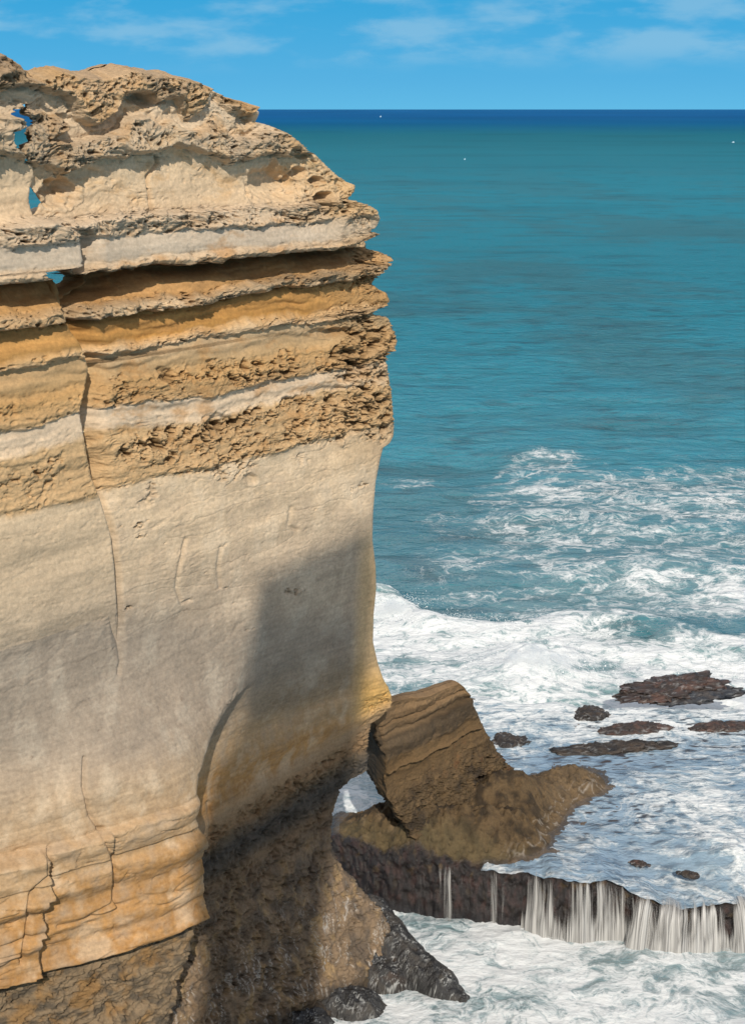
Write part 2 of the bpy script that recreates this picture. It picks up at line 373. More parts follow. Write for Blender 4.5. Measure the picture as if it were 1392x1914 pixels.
CAP_ARC = curve([(wall_at(x, y)[0], (190 - y) * 0.0175) for x, y in ((80, 160), (120, 168), (150, 205), (185, 228), (215, 205), (240, 172), (270, 168), (300, 196), (330, 185), (352, 225), (375, 190), (400, 165), (430, 205), (465, 215), (490, 190))])
CAP_ARC2 = curve([(wall_at(x, y)[0], (262 - y) * 0.0175) for x, y in ((60, 262), (120, 285), (180, 268), (260, 262), (310, 258), (350, 240), (400, 250), (440, 285), (480, 262), (540, 262))])
def wall_relief(A, B, Z, NA, NB, iters_field):
    """displacement along the outline normal, before the picture-space features"""
    X, Y = to_world(A, B)
    wob = fbm(X * 0.35, Y * 0.35, Z * 0.35, 3, 11)
    wob2 = fbm(X * 1.3, Y * 1.3, Z * 1.3, 3, 17)
    zp = Z + 0.30 * wob + 0.17 * wob2 + 0.05 * perlin(X * 3.5, Y * 3.5, Z * 2.0, 19)
    zp = zp + 0.75 * ss(36.6, 37.6, Z) * ss(41.6, 40.7, Z) * fbm(X * 0.5, Y * 0.5, Z * 0.3, 4, 23, .6) - CAP_ARC(A) * ss(38.9, 39.6, Z) * ss(41.4, 40.4, Z) - CAP_ARC2(A) * ss(37.0, 37.9, Z) * ss(39.6, 39.0, Z)
    front = np.clip(NB, 0, 1)
    zp = zp + 0.34 * perlin(X * 0.16, Y * 0.16, Z * 0.45, 20) * ss(26.8, 28, Z) * ss(34.3, 33.5, Z)
    amp = 1 + 0.95 * perlin(X * 0.25, Y * 0.25, Z * 0.9, 21)
    p = PROFILE(zp) + ss(26.3, 26.8, Z) * (ss(34.5, 34.2, zp) * (0.20 * perlin(X * 0.22, Y * 0.22, zp * 2.0, 25) + 0.07 * perlin(X * 0.6, Y * 0.6, zp * 4.5, 26)) + 0.10 * ss(36.5, 37, zp) * perlin(X * .3, Y * .3, zp * 2.2, 27))
    d = np.where(p > 0, p * np.clip(amp, .25, 1.7), p * np.clip(amp, .5, 1.6))
    hl = ss(24.5, 21.5, Z)
    d = d + hl * (B_LOW(np.clip(A, -9, LEN + 6), Z) - 0.12 * hl)
    d += foot_block(A, Z, wob)
    dB = d * ss(-2.6, -0.7, B) * (NB > -0.5)
    dn = 0.14 * fbm(X * 0.22, Y * 0.22, Z * 0.16, 3, 31) + 0.05 * wob2
    return dB, dn, zp, wob, wob2

def picture_features(px, py, X, Y, Z, zp, wob, cr, pt, apron, slab=False):
    """cavities, cracks, pits and crust that sit at their measured places"""
    d = np.zeros(px.shape)
    if not slab:
        hw = fbm(X * 1.1, Y * 1.1, Z * 1.1, 3, 151); hw2 = perlin(X * 4, Y * 4, Z * 4, 155)
        for (x, y, rx, ry, dep) in HOLLOWS:
            q = np.hypot((px - x) / rx, (py - y) / ry) + 0.55 * hw + 0.25 * hw2
            d -= dep * ss(1.08, 0.45, q) * (0.8 + 0.4 * np.clip((y - py) / ry, -1, 1))
            d += 0.05 * np.exp(-((q - 1.15) / 0.14) ** 2) * min(1, dep * 2)
        cx = np.interp(py, [p[1] for p in CRACK], [p[0] for p in CRACK])
        d -= 0.75 * ss(52, 4, px - cx) * ss(425, 440, py) * ss(960, 860, py) * (px > cx - 80)
        d -= 0.30 * ss(16, 2, np.abs(px - cx)) * ss(840, 880, py) * ss(1240, 1150, py)
        # deep, dark recess beside the crack under the pale ledge
        d -= 1.1 * ss(330, 130, px) * ss(34.65, 34.4, zp) * ss(33.45, 33.9, zp)
    else:
        d -= 0.25 * ss(34.65, 34.4, zp) * ss(33.45, 33.9, zp)
    for pts, dep, wd in FINE_CRACKS:
        x0 = min(p[0] for p in pts) - 30; x1 = max(p[0] for p in pts) + 30; y0 = min(p[1] for p in pts) - 30; y1 = max(p[1] for p in pts) + 30
        m = (px > x0) & (px < x1) & (py > y0) & (py < y1)
        if m.any():
            q = seg_dist(px[m] + 5 * wob[m], py[m] + 5 * wob[m], pts)
            d[m] -= dep * np.exp(-(q / wd) ** 2)
    return d

def crust_noise(X, Y, Z, w):
    """rough honeycombed crust; evaluated only where w > 0"""
    m = w > 0.02
    d = np.zeros(X.shape); cav = np.zeros(X.shape)
    if m.any():
        x, y, z = X[m], Y[m], Z[m]
        wx = 0.35 * perlin(x * 1.1, y * 1.1, z * 1.1, 41); wz = 0.35 * perlin(x * 1.1, y * 1.1, z * 1.1, 42)
        x = x + wx; y = y + wx; z = z + wz
        r1 = fbm(x * 1.0, y * 1.0, z * 1.9, 5, 43, 0.62)
        r2 = ridged(x * 2.1, y * 2.1, z * 3.3, 4, 51)
        wv = worley(x * 2.6, y * 2.6, z * 4.2, 61)
        c = ss(0.34, 0.14, wv + 0.25 * r1)
        wl = worley(x * 5.5, y * 5.5, z * 8.0, 62)
        c2 = ss(0.32, 0.15, wl + 0.3 * r1)
        d[m] = w[m] * (0.75 * r1 + 0.20 * (r2 - 0.45) - 0.42 * c - 0.20 * c2 + 0.10 * perlin(x * 9, y * 9, z * 11, 57))
        cav[m] = w[m] * np.maximum(c, 0.6 * c2)
    return d, cav
def pit_noise(X, Y, Z, w):
    m = w > 0.02
    d = np.zeros(X.shape); cav = np.zeros(X.shape)
    if m.any():
        x, y, z = X[m], Y[m], Z[m]
        q = 0.16 * fbm(x * 2.5, y * 2.5, z * 2.5, 3, 71); x = x + q; y = y - q; z = z + 1.2 * q
        clump = ss(-0.06, 0.20, fbm(x * 0.55, y * 0.55, z * 0.8, 3, 73) + 0.22 * (w[m] - 0.5))
        n = fbm(x * 3.2, y * 3.2, z * 3.8, 4, 75, 0.6)
        c = ss(0.06, 0.22, n) * clump
        n2 = fbm(x * 8, y * 8, z * 9, 3, 78)
        c2 = ss(0.10, 0.3, n2) * clump
        n4 = fbm(x * 1.5, y * 1.5, z * 1.9, 3, 79, .6); c = np.maximum(c, clump * ss(0.10, 0.26, n4))
        d[m] = w[m] * (-0.60 * c - 0.12 * c2 + 0.10 * n2 * clump + 0.10 * clump * ss(0.0, -0.2, n))
        cav[m] = w[m] * np.maximum(c, 0.5 * c2)
    return d, cav

def match_edge(tgt_r, tgt_l, X, Y, Z, cols_r, cols_l, width=9):
    """metres along the wall by which each row's right and left edge must move"""
    px, py, dep = project(X, Y, Z)
    out = []
    for tgt, cols, sg in ((tgt_r, cols_r, 1), (tgt_l, cols_l, -1)):
        if tgt is None: out.append(np.zeros(len(X))); continue
        s = px[:, cols]; i = (np.argmax(s, 1) if sg > 0 else np.argmin(s, 1)); r = np.arange(len(X))
        x = s[r, i]; y = py[:, cols][r, i]; dd = dep[:, cols][r, i]
        t = tgt(y)
        rate = FPX / dd * (WD[0] - (x - 696) / FPX * WD[1] * CT)
        e = (t - x) / rate
        k = np.ones(width) / width
        e = np.convolve(np.pad(e, width // 2, mode='edge'), k, 'valid')
        out.append(e)
    return out

# ------------------------------------------------------------------ main sea cliff
EDGE_R = curve([(60, 430), (112, 440), (125, 452), (140, 462), (165, 474), (188, 488), (205, 487), (228, 478), (232, 495), (238, 512), (250, 540), (270, 565), (290, 590), (310, 610), (330, 632), (346, 664), (358, 662), (372, 650),
    (384, 690), (394, 706), (410, 710), (425, 703), (432, 690), (438, 711), (446, 690), (452, 682), (465, 684), (472, 712), (482, 734), (492, 733), (505, 722), (522, 700), (530, 694), (540, 706), (548, 722), (562, 728), (574, 722), (580, 700), (590, 697), (594, 724), (612, 736), (640, 742), (658, 735), (664, 722),
    (690, 724), (740, 732), (790, 736), (815, 735), (828, 728), (836, 716), (860, 710), (900, 702), (960, 697), (1010, 696), (1060, 702), (1100, 703), (1150, 698), (1200, 697), (1240, 706), (1270, 716), (1285, 725), (1300, 731), (1318, 732), (1336, 716), (1350, 694), (1380, 688), (1437, 686), (1445, 672), (1465, 641), (1490, 630), (1515, 623), (1560, 618), (1595, 620), (1640, 655), (1690, 700), (1720, 722), (1760, 742), (1800, 752), (1860, 770), (2000, 800)])
EDGE_L = curve([(60, 84), (140, 72), (172, 52), (190, 54), (200, 50), (215, 56), (235, 62), (262, 60), (282, 50), (300, 44), (345, 54), (358, 66), (376, 78), (392, 72), (404, 62), (415, 40), (496, 60), (500, 112), (514, 121), (530, 108), (540, 70), (640, 70), (700, 60), (720, -200), (760, -420), (2100, -420)])
SKY_T = curve([(-10, 0.1), (0.9, 0.0), (1.6, -.45), (2.4, -.10), (3.3, .12), (4.2, -.05), (5.2, -.02), (6.2, .22), (7.2, .12), (8.2, .02), (9.3, -.15), (10.4, -.5), (11.4, -.9), (20, -1.5)])

def build_cliff():
    root = empty('sea_cliff', (float(R0[0]) - 4, float(R0[1]) - 4, 0))
    tag(root, 'tall layered beige limestone sea cliff with overhanging pale ledge and pitted ochre bands', 'cliff')
    zs = np.concatenate([np.linspace(-1.5, 21, 560), np.linspace(21, 41.0, 860)[1:]])
    ncap = 16; zcap = 41.0 + 0.28 * np.sin(np.linspace(0, math.pi / 2, ncap + 1))[1:]
    nR = len(zs)
    a_end = np.zeros(nR) + LEN; aL = np.zeros(nR)
    for i, z in enumerate(zs):
        pass
    # first guess of the two ends from the photograph's edge on the bare wall plane
    ys = np.array([project(R0[0], R0[1], z)[1] for z in zs])
    aR = np.array([wall_at(float(EDGE_R(y)), y)[0] for y in ys])
    aL = np.array([wall_at(float(EDGE_L(project(-11.6, 46.9, z)[1])), project(-11.6, 46.9, z)[1])[0] for z in zs])
    T = np.interp(zs, [-2, 3, 6, 12, 20, 34, 36, 38, 40, 41.55], [5.5, 5.0, 4.5, 4.5, 6, 6, 5.2, 4.5, 3.6, 2.4])
    rad = np.interp(zs, [-2, 10, 12, 22, 26, 34, 41], [0.8, 0.8, 0.7, 0.55, 0.6, 0.5, 0.7])
    skew = np.interp(zs, [20, 33, 34], [0, 0.8, 0.8])
    nF = 620
    for it in range(5):
        last = it == 4
        nq = nF if last else 130
        A, B, NA, NB = plan(aL, aR, T, rad, nq, skew)
        Z = np.broadcast_to(zs[:, None], A.shape).astype(float).copy()
        Z += SKY_T(A) * ss(39.3, 41.0, Z)
        dB, dn, zp, wob, wob2 = wall_relief(A, B, Z, NA, NB, None)
        A1 = A + dn * NA; B1 = B + dn * NB + dB
        X, Y = to_world(A1, B1)
        px, py, dep = project(X, Y, Z)
        vis = (NB > -0.2)
        # crust and pits
        endw = ss(470, 700, px) * ss(35.2, 36.2, Z)            # the sunny broken slope at the right of the top
        corner = ss(600, 690, px) * ss(25.8, 26.6, zp) * ss(36.2, 35.6, zp)
        strip = ss(655, 700, px) * ss(1265, 1300, py) * ss(14.5, 13, Z) * ss(9, 11, Z)
        lowr = ss(8, 30, py - (1535 - (px - 390) * 0.633)) * (1 - foot_edge(A, Z, wob)) * ss(20, 12, Z)   # splash zone
        cr = np.clip(CRUST(zp) + 0.55 * endw + 0.45 * corner + 0.5 * strip + 0.75 * lowr + 0.7 * ss(_zb, _zb - .3, Z + .25 * wob) * foot_edge(A, Z, wob), 0, 1.1)
        n0 = perlin(X * 0.5, Y * 0.5, Z * 1.2, 81)
        cr = np.clip(cr * np.clip(0.85 + 0.9 * n0, 0.1, 1.4), 0, 1.2) * vis
        cr *= np.where(zp < 35.4, 0.85, 1)
        pt = np.clip(PITS(zp) * (0.35 + 0.65 * ss(60, 330, px)) + 0.9 * corner, 0, 1.2) * (NB > -0.6)
        pt = pt + 0.5 * ss(.22, .42, fbm(X * .45 + 7, Y * .45, zp * 1.6, 3, 187)) * ss(26.5, 25.5, zp) * ss(13, 14, Z) * (NB > 0.5)
        pt = pt + 0.12 * ss(-0.0, 0.4, n0) * ss(15.5, 16.3, zp) * ss(18.6, 17.5, zp) * ss(240, 300, px) * (NB > 0.5)
        d2 = picture_features(px, py, X, Y, Z, zp, wob, cr, pt, lowr) * (NB > 0.3)
        dc, cav = crust_noise(X, Y, Z, cr); dp, cavp = pit_noise(X, Y, Z, pt)
        fine = 0.030 * fbm(X * 1.6, Y * 1.6, Z * 2.4, 5, 91, .6) * (0.4 + 1.2 * ss(-.1, .3, n0)) + 0.012 * perlin(X * 0.5, Y * 0.5, zp * 5.0, 96) + 0.03 * perlin(X * .4, Y * .4, zp * 7, 95) * ss(30.6, 31.5, zp) * ss(34.6, 34.3, zp)
        fine = fine - 0.016 * ss(0.035, 0.0, np.abs(perlin(X * 0.13, Y * 0.13, zp * 1.1, 94))) * ss(27, 26, zp)
        fe = foot_edge(A, Z, wob) * ss(_zt + .3, _zt, Z)
        fine = fine + fe * (0.05 * fbm(X * 2.2, Y * 2.2, Z * 5, 5, 193, .65) - 0.10 * ss(.05, .0, np.abs(perlin(A * .45, 0 * A, Z * 2.4, 195))) * ss(-.1, .2, perlin(A * .7, 0 * A, Z * .7, 197)) - 0.08 * ss(.03, .0, np.abs(perlin(A * 1.3, 0 * A, Z * .5, 198))) * ss(.05, .3, perlin(A * .6, 0 * A, Z * .8, 199)))
        rub = lowr * (0.28 * fbm(X * 0.9, Y * 0.9, Z * 0.5, 5, 97, 0.6) + 0.10 * perlin(X * 4, Y * 4, Z * 0.8, 99))
        dd = d2 + dc + dp + (fine + rub) * vis
        A2 = A1 + dd * NA; B2 = B1 + dd * NB
        Z2 = Z + 0.35 * np.clip(dc, -.3, .3) * perlin(X * 3, Y * 3, Z * 3, 98)
        X, Y = to_world(A2, B2)
        eR, eL = match_edge(EDGE_R, EDGE_L, X, Y, Z2, slice(nq - 60, nq + 70), slice(0, 12), 5) if not last else (0, 0)
        if last: break
        aR = aR + eR * 0.9; aL = aL + np.where(np.abs(eL) > 3, np.sign(eL) * 3, eL) * 0.9
        aL = np.maximum(aL, -16)
    px, py, dep = project(X, Y, Z2)
    # ------------ colour
    col = strata_shade_col(zp + 0.10 * wob2)
    st = perlin(X * 0.12, Y * 0.12, zp * 2.6, 101) + 0.6 * perlin(X * 0.3, Y * 0.3, zp * 7.0, 102)
    och = ss(31.7, 32.0, zp) * ss(34.6, 34.4, zp) + 0.6 * ss(13.2, 12.6, zp) * ss(6.5, 7.2, zp)
    col = col * (1 + (0.13 + 0.30 * och) * st)[..., None]
    big = fbm(X * 0.3, Y * 0.3, Z * 0.3, 4, 105)
    col = col * (1 + 0.22 * big)[..., None]
    sm = ss(27, 26, zp)
    bl = fbm(X * 0.9 + 3, Y * 0.9, Z * 0.6, 5, 171, .6); drip = perlin(A * 1.7, 0 * A, Z * 0.22, 175) + 0.5 * perlin(A * 4.1, 0 * A, Z * .4, 176)
    col = mixc(col, (.40, .31, .22), np.clip(1.8 * bl, 0, .55) * sm); col = mixc(col, (.62, .50, .36), np.clip(-1.6 * bl, 0, .45) * sm)
    col = col * (1 + 0.07 * drip * sm + (0.09 * perlin(A * 0.15, 0 * A, zp * 6.0 + .5 * wob2, 177) + 0.06 * perlin(A * .4, 0 * A, zp * 15, 178)) * ss(31, 30, zp))[..., None]
    spot = ss(.36, .5, fbm(X * 2.6, Y * 2.6, Z * 3.2, 3, 181)) * sm * ss(-.1, .25, fbm(X * .4, Y * .4, Z * .5, 2, 185)); col = mixc(col, (.22, .15, .10), .6 * spot)
    thin = ss(0.03, 0.0, np.abs(perlin(X * 0.13, Y * 0.13, zp * 1.1, 94))) * sm * ss(-.05, .3, bl); col = mixc(col, (.30, .22, .15), .4 * thin)
    gz = ss(1100, 1200, py + 40 * wob) * ss(1500, 1380, py) * ss(14, 15, Z); col = col * (1 - gz[..., None] * np.array((.30, .26, .20), f32))  # half shade on the lower face, darkened into the colour
    rs = fbm(X * .8 + 5, Y * .8, zp * 1.6, 5, 191, .6); col = mixc(col, (.40, .205, .07), np.clip(2.2 * rs - .1, 0, .6) * ss(26.6, 27.2, zp) * ss(36.3, 35.8, zp)); col = mixc(col, (.52, .30, .12), np.clip(1.8 * rs, 0, .5) * ss(36.5, 37, zp))
    grey = ss(0.0, 0.35, fbm(X * 0.7, Y * 0.7, Z * 0.7, 4, 108))
    col = mixc(col, (.25, .205, .155), 0.55 * grey * np.clip(CRUST(zp), 0, 1) * ss(38, 38.6, zp))
    col = mixc(col, (.56, .36, .17), np.clip(0.8 * endw + 0.35 * ss(40.2, 40.6, zp) * ss(0.1, -0.25, big), 0, .85) * (1 - 0.6 * grey))
    col = mixc(col, (.50, .33, .17), 0.45 * ss(24, 26, Z) * ss(36, 35, Z) * ss(560, 700, px))
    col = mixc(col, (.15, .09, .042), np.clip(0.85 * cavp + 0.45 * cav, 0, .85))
    sunlit_strp = ss(660, 690, px + 0.12 * (py - 1000) * 0.4) * ss(960, 1050, py) * ss(12, 13, Z)
    col = mixc(col, (.60, .40, .20), 0.75 * sunlit_strp)  # sunlit right-edge strip painted lighter into the colour, flare below too
    col = mixc(col, (.58, .34, .10), 0.8 * ss(650, 690, px) * ss(1225, 1300, py) * ss(1400, 1350, py))
    # splash zone: brown and blackened, banded along its upper rim
    rim = py - (1535 - (px - 390) * 0.633)
    bro = mixc(np.zeros(col.shape, f32) + np.array((.25, .175, .11), f32), (.145, .11, .08), ss(-0.15, 0.25, fbm(X * 1.2, Y * 1.2, Z * 0.8, 4, 111)))
    bro = mixc(bro, (.33, .225, .12), ss(0.05, 0.3, fbm(X * 1.6, Y * 1.6, Z * 0.9, 4, 115)))
    band = np.stack([np.interp(rim + 12 * wob2, [-20, 0, 15, 38, 55, 75, 100, 125, 150, 180], v) for v in
        ((.38, .33, .31, .29, .16, .095, .12, .22, .17, .24), (.27, .23, .205, .185, .12, .082, .098, .15, .12, .165), (.17, .14, .115, .10, .08, .068, .075, .09, .08, .105))], -1)
    bro = mixc(band, bro, ss(120, 190, rim)[..., None] if False else ss(120, 190, rim))
    zone = ss(-28, 14, rim + 10 * wob) * ss(.55, .35, foot_edge(A, Z, wob)) * ss(20, 13, Z)
    col = mixc(col, bro, zone)
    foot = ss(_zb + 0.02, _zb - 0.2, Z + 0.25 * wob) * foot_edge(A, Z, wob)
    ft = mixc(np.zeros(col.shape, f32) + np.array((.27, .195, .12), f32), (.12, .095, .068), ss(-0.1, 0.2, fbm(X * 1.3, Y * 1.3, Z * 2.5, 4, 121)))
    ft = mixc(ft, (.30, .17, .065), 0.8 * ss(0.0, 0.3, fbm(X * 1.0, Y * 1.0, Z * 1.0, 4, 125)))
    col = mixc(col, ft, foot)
    wxx = 0.5 * fbm(X * 0.9, Y * 0.9, Z * 0.9, 3, 131)
    lin = perlin(A * 1.9 + wxx * 2.4, 0 * A, Z * 0.33 + wxx, 135)
    lin2 = perlin(A * 3.7 + wxx * 3.4 + 9, 0 * A, Z * 0.5 + wxx * 1.3, 136)
    wht = (ss(0.03, 0.0, np.abs(lin)) + 0.7 * ss(0.035, 0.0, np.abs(lin2))) * ss(0.0, 0.3, perlin(X * 0.9, Y * 0.9, Z * 0.9, 137) + 0.2) * ss(6.5, 2.5, Z) * zone
    col = mixc(col, (.55, .50, .44), np.clip(wht, 0, 0.8))
    wet = ss(1.5, 0.5, Z + 0.8 * wob)
    col = mixc(col, (.03, .028, .026), 0.85 * wet * (NB > -0.5))
    col = np.clip(col, 0.012, 0.75)
    # ------------ faces; cap rows close the top
    Vr = np.stack([X, Y, Z2], -1); n, m = X.shape
    mid = np.concatenate([np.full(1, 0)]); Tl = T[-1]
    capV = []; capC = []
    for k, zc in enumerate(zcap):
        q = (k + 1) / ncap
        b = B2[-1] + (-(Tl / 2) - B2[-1]) * q * 0.97
        a = A2[-1] + ((aL[-1] + aR[-1]) / 2 - A2[-1]) * 0.06 * q
        x, y = to_world(a, b)
        dz = (zc - 41.0) + 0.22 * fbm(x * 1.2, y * 1.2, 0 * x + 3, 4, 141, 0.6) * math.sin(q * math.pi / 2)
        capV.append(np.stack([x, y, Z2[-1] + dz], -1)); capC.append(col[-1])
    V = np.concatenate([Vr] + [c[None] for c in capV]).reshape(-1, 3)
    C = np.concatenate([col] + [c[None] for c in capC]).reshape(-1, 3)
    rough = np.concatenate([np.clip(cr + 0.6 * pt + 0.7 * zone + 0.5 * foot, 0, 1)] + [np.ones((1, m))] * ncap).reshape(-1)
    nt = n + ncap
    F = grid_faces(nt, m, True)
    i = F[:, 0]; zpf = np.concatenate([zp] + [np.full((1, m), 42.0)] * ncap).reshape(-1)[i]
    zonef = np.concatenate([np.maximum(zone, foot * 0)] + [np.zeros((1, m))] * ncap).reshape(-1)[i]
    footf = np.concatenate([(Z < _zt + 0.05) * foot_edge(A, Z, wob)] + [np.zeros((1, m))] * ncap).reshape(-1)[i]
    names = [('cap_rock', zpf > 36.5), ('overhanging_ledge', (zpf > 34.5) & (zpf <= 36.5)), ('ochre_band', (zpf > 30.55) & (zpf <= 34.5)),
        ('pitted_band', (zpf > 26.65) & (zpf <= 30.55))]
    rest = zpf <= 26.65
    names += [('splash_apron', rest & (zonef > 0.5)), ('foot_ledge', rest & (zonef <= 0.5) & (footf > 0.5)), ('smooth_face', rest & (zonef <= 0.5) & (footf <= 0.5))]
    for nm, sel in names:
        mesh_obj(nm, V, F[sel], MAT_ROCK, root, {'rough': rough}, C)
    return root
CLIFF = build_cliff()

# ------------------------------------------------------------------ the side slab left of the crack
SLAB_R = curve([(60, 8), (104, 22), (112, 44), (125, 62), (140, 74), (155, 82), (172, 80), (186, 74), (193, 50), (200, 46), (222, 44), (232, 52), (240, 50), (246, 30), (262, 27), (274, 31), (283, 42), (300, 60), (330, 64), (352, 56), (375, 54), (392, 58), (403, 62), (412, 90), (425, 130),
    (435, 150), (448, 149), (470, 152), (490, 155), (503, 152), (506, 84), (520, 92), (528, 104), (545, 110), (560, 111), (590, 119), (620, 132), (640, 148), (660, 157), (690, 165), (730, 158), (770, 148), (810, 156), (850, 162), (890, 170), (935, 188), (1000, 207), (1060, 214), (1140, 219), (1240, 226), (1500, 226)])
def build_slab():
    zs = np.linspace(16.0, 41.0, 820); nR = len(zs); ncap = 12
    yy = np.array([project(-10.5, 47.5, z)[1] for z in zs])
    aR = np.array([wall_at(float(SLAB_R(y)), y)[0] for y in yy]); aL = np.full(nR, -9.0)
    T = np.interp(zs, [16, 34, 36, 41.55], [3, 3, 3, 2.2]); rad = np.full(nR, 0.16)
    off = np.interp(zs, [16, 20.5, 22.5, 27, 31, 33.8, 34.5, 36, 41.5], [-.9, -.25, .12, .26, .40, .45, .32, .25, .30])
    nF = 300
    for it in range(4):
        nq = nF if it == 3 else 80
        A, B, NA, NB = plan(aL, aR, T, rad, nq, 0.0, 16, 20, 40)
        B = B + off[:, None]
        Z = np.broadcast_to(zs[:, None], A.shape).astype(float).copy()
        Z += (SKY_T(A) + 0.60 * ss(2.3, 1.2, A)) * ss(39.3, 41.0, Z)
        dB, dn, zp, wob, wob2 = wall_relief(A, B, Z, NA, NB, None)
        A1 = A + dn * NA; B1 = B + dn * NB + dB
        X, Y = to_world(A1, B1); px, py, dep = project(X, Y, Z)
        vis = NB > -0.3
        n0 = perlin(X * 0.5, Y * 0.5, Z * 1.2, 81)
        dark = ss(39.9, 40.4, zp)
        cr = np.clip((CRUST(zp) + 0.2 * dark) * np.clip(0.85 + 0.9 * n0, 0.1, 1.4), 0, 1.2) * np.where(zp < 35.4, .7, 1) * vis
        pt = np.clip(PITS(zp) * (0.25 + 0.5 * ss(150, 0, px)), 0, 1) * vis
        d2 = picture_features(px, py, X, Y, Z, zp, wob, cr, pt, None, True) * (NB > 0.3)
        dc, cav = crust_noise(X, Y, Z, cr); dp, cavp = pit_noise(X, Y, Z, pt)
        fine = 0.030 * fbm(X * 1.6, Y * 1.6, Z * 2.4, 5, 91, .6) + 0.015 * perlin(X * 0.5, Y * 0.5, zp * 5.0, 96)
        dd = d2 + dc + dp + fine * vis
        A2 = A1 + dd * NA; B2 = B1 + dd * NB; X, Y = to_world(A2, B2)
        eR, _ = match_edge(SLAB_R, None, X, Y, Z, slice(nq - 40, nq + 50), None, 7)
        if it == 3: break
        aR = aR + eR * 0.9
    px, py, dep = project(X, Y, Z)
    col = strata_shade_col(zp + 0.10 * wob2)
    st = perlin(X * 0.12, Y * 0.12, zp * 2.6, 101) + 0.6 * perlin(X * 0.3, Y * 0.3, zp * 7.0, 102)
    och = ss(31.7, 32.0, zp) * ss(34.6, 34.4, zp)
    col = col * (1 + (0.13 + 0.30 * och) * st)[..., None]
    big = fbm(X * 0.3, Y * 0.3, Z * 0.3, 4, 105)
    col = col * (1 + 0.22 * big)[..., None]
    col = mixc(col, (.47, .27, .10), 0.35 * ss(29.5, 30.5, zp) * ss(34.6, 34.4, zp))
    gm = ss(-0.1, 0.25, fbm(X * 0.8, Y * 0.8, Z * 1.2, 4, 108))
    col = mixc(col, (.15, .125, .10), (0.35 + 0.6 * gm) * dark)
    col = mixc(col, (.15, .09, .042), np.clip(0.85 * cavp + 0.45 * cav, 0, .85))
    col = np.clip(col, 0.012, 0.75)
    capV = []
    for k in range(ncap):
        q = (k + 1) / ncap
        b = B2[-1] + (-(T[-1] / 2) - B2[-1]) * q * 0.97; x, y = to_world(A2[-1], b)
        capV.append(np.stack([x, y, Z[-1] + 0.25 * math.sin(q * math.pi / 2) * (1 + fbm(x * 1.2, y * 1.2, 0 * x, 4, 141))], -1))
    n, m = X.shape
    V = np.concatenate([np.stack([X, Y, Z], -1)] + [c[None] for c in capV]).reshape(-1, 3)
    C = np.concatenate([col] + [col[-1:]] * ncap).reshape(-1, 3)
    rough = np.concatenate([np.clip(cr + 0.6 * pt, 0, 1)] + [np.ones((1, m))] * ncap).reshape(-1)
    F = grid_faces(n + ncap, m, True)
    zpf = np.concatenate([zp] + [np.full((1, m), 42.0)] * ncap).reshape(-1)[F[:, 0]]
    s = mesh_obj('side_slab', V, F[zpf <= 39.95], MAT_ROCK, CLIFF, {'rough': rough}, C, loc=(float(L0[0]), float(L0[1]), 16.0))
    c = mesh_obj('cap_crust', V, F[zpf > 39.95], MAT_ROCK, None, {'rough': rough}, C)
    c.location = np.array(c.location) - np.array((L0[0], L0[1], 16.0)); c.parent = s
    c['label'] = 'dark grey crumbling crust on top of the left slab'
build_slab()

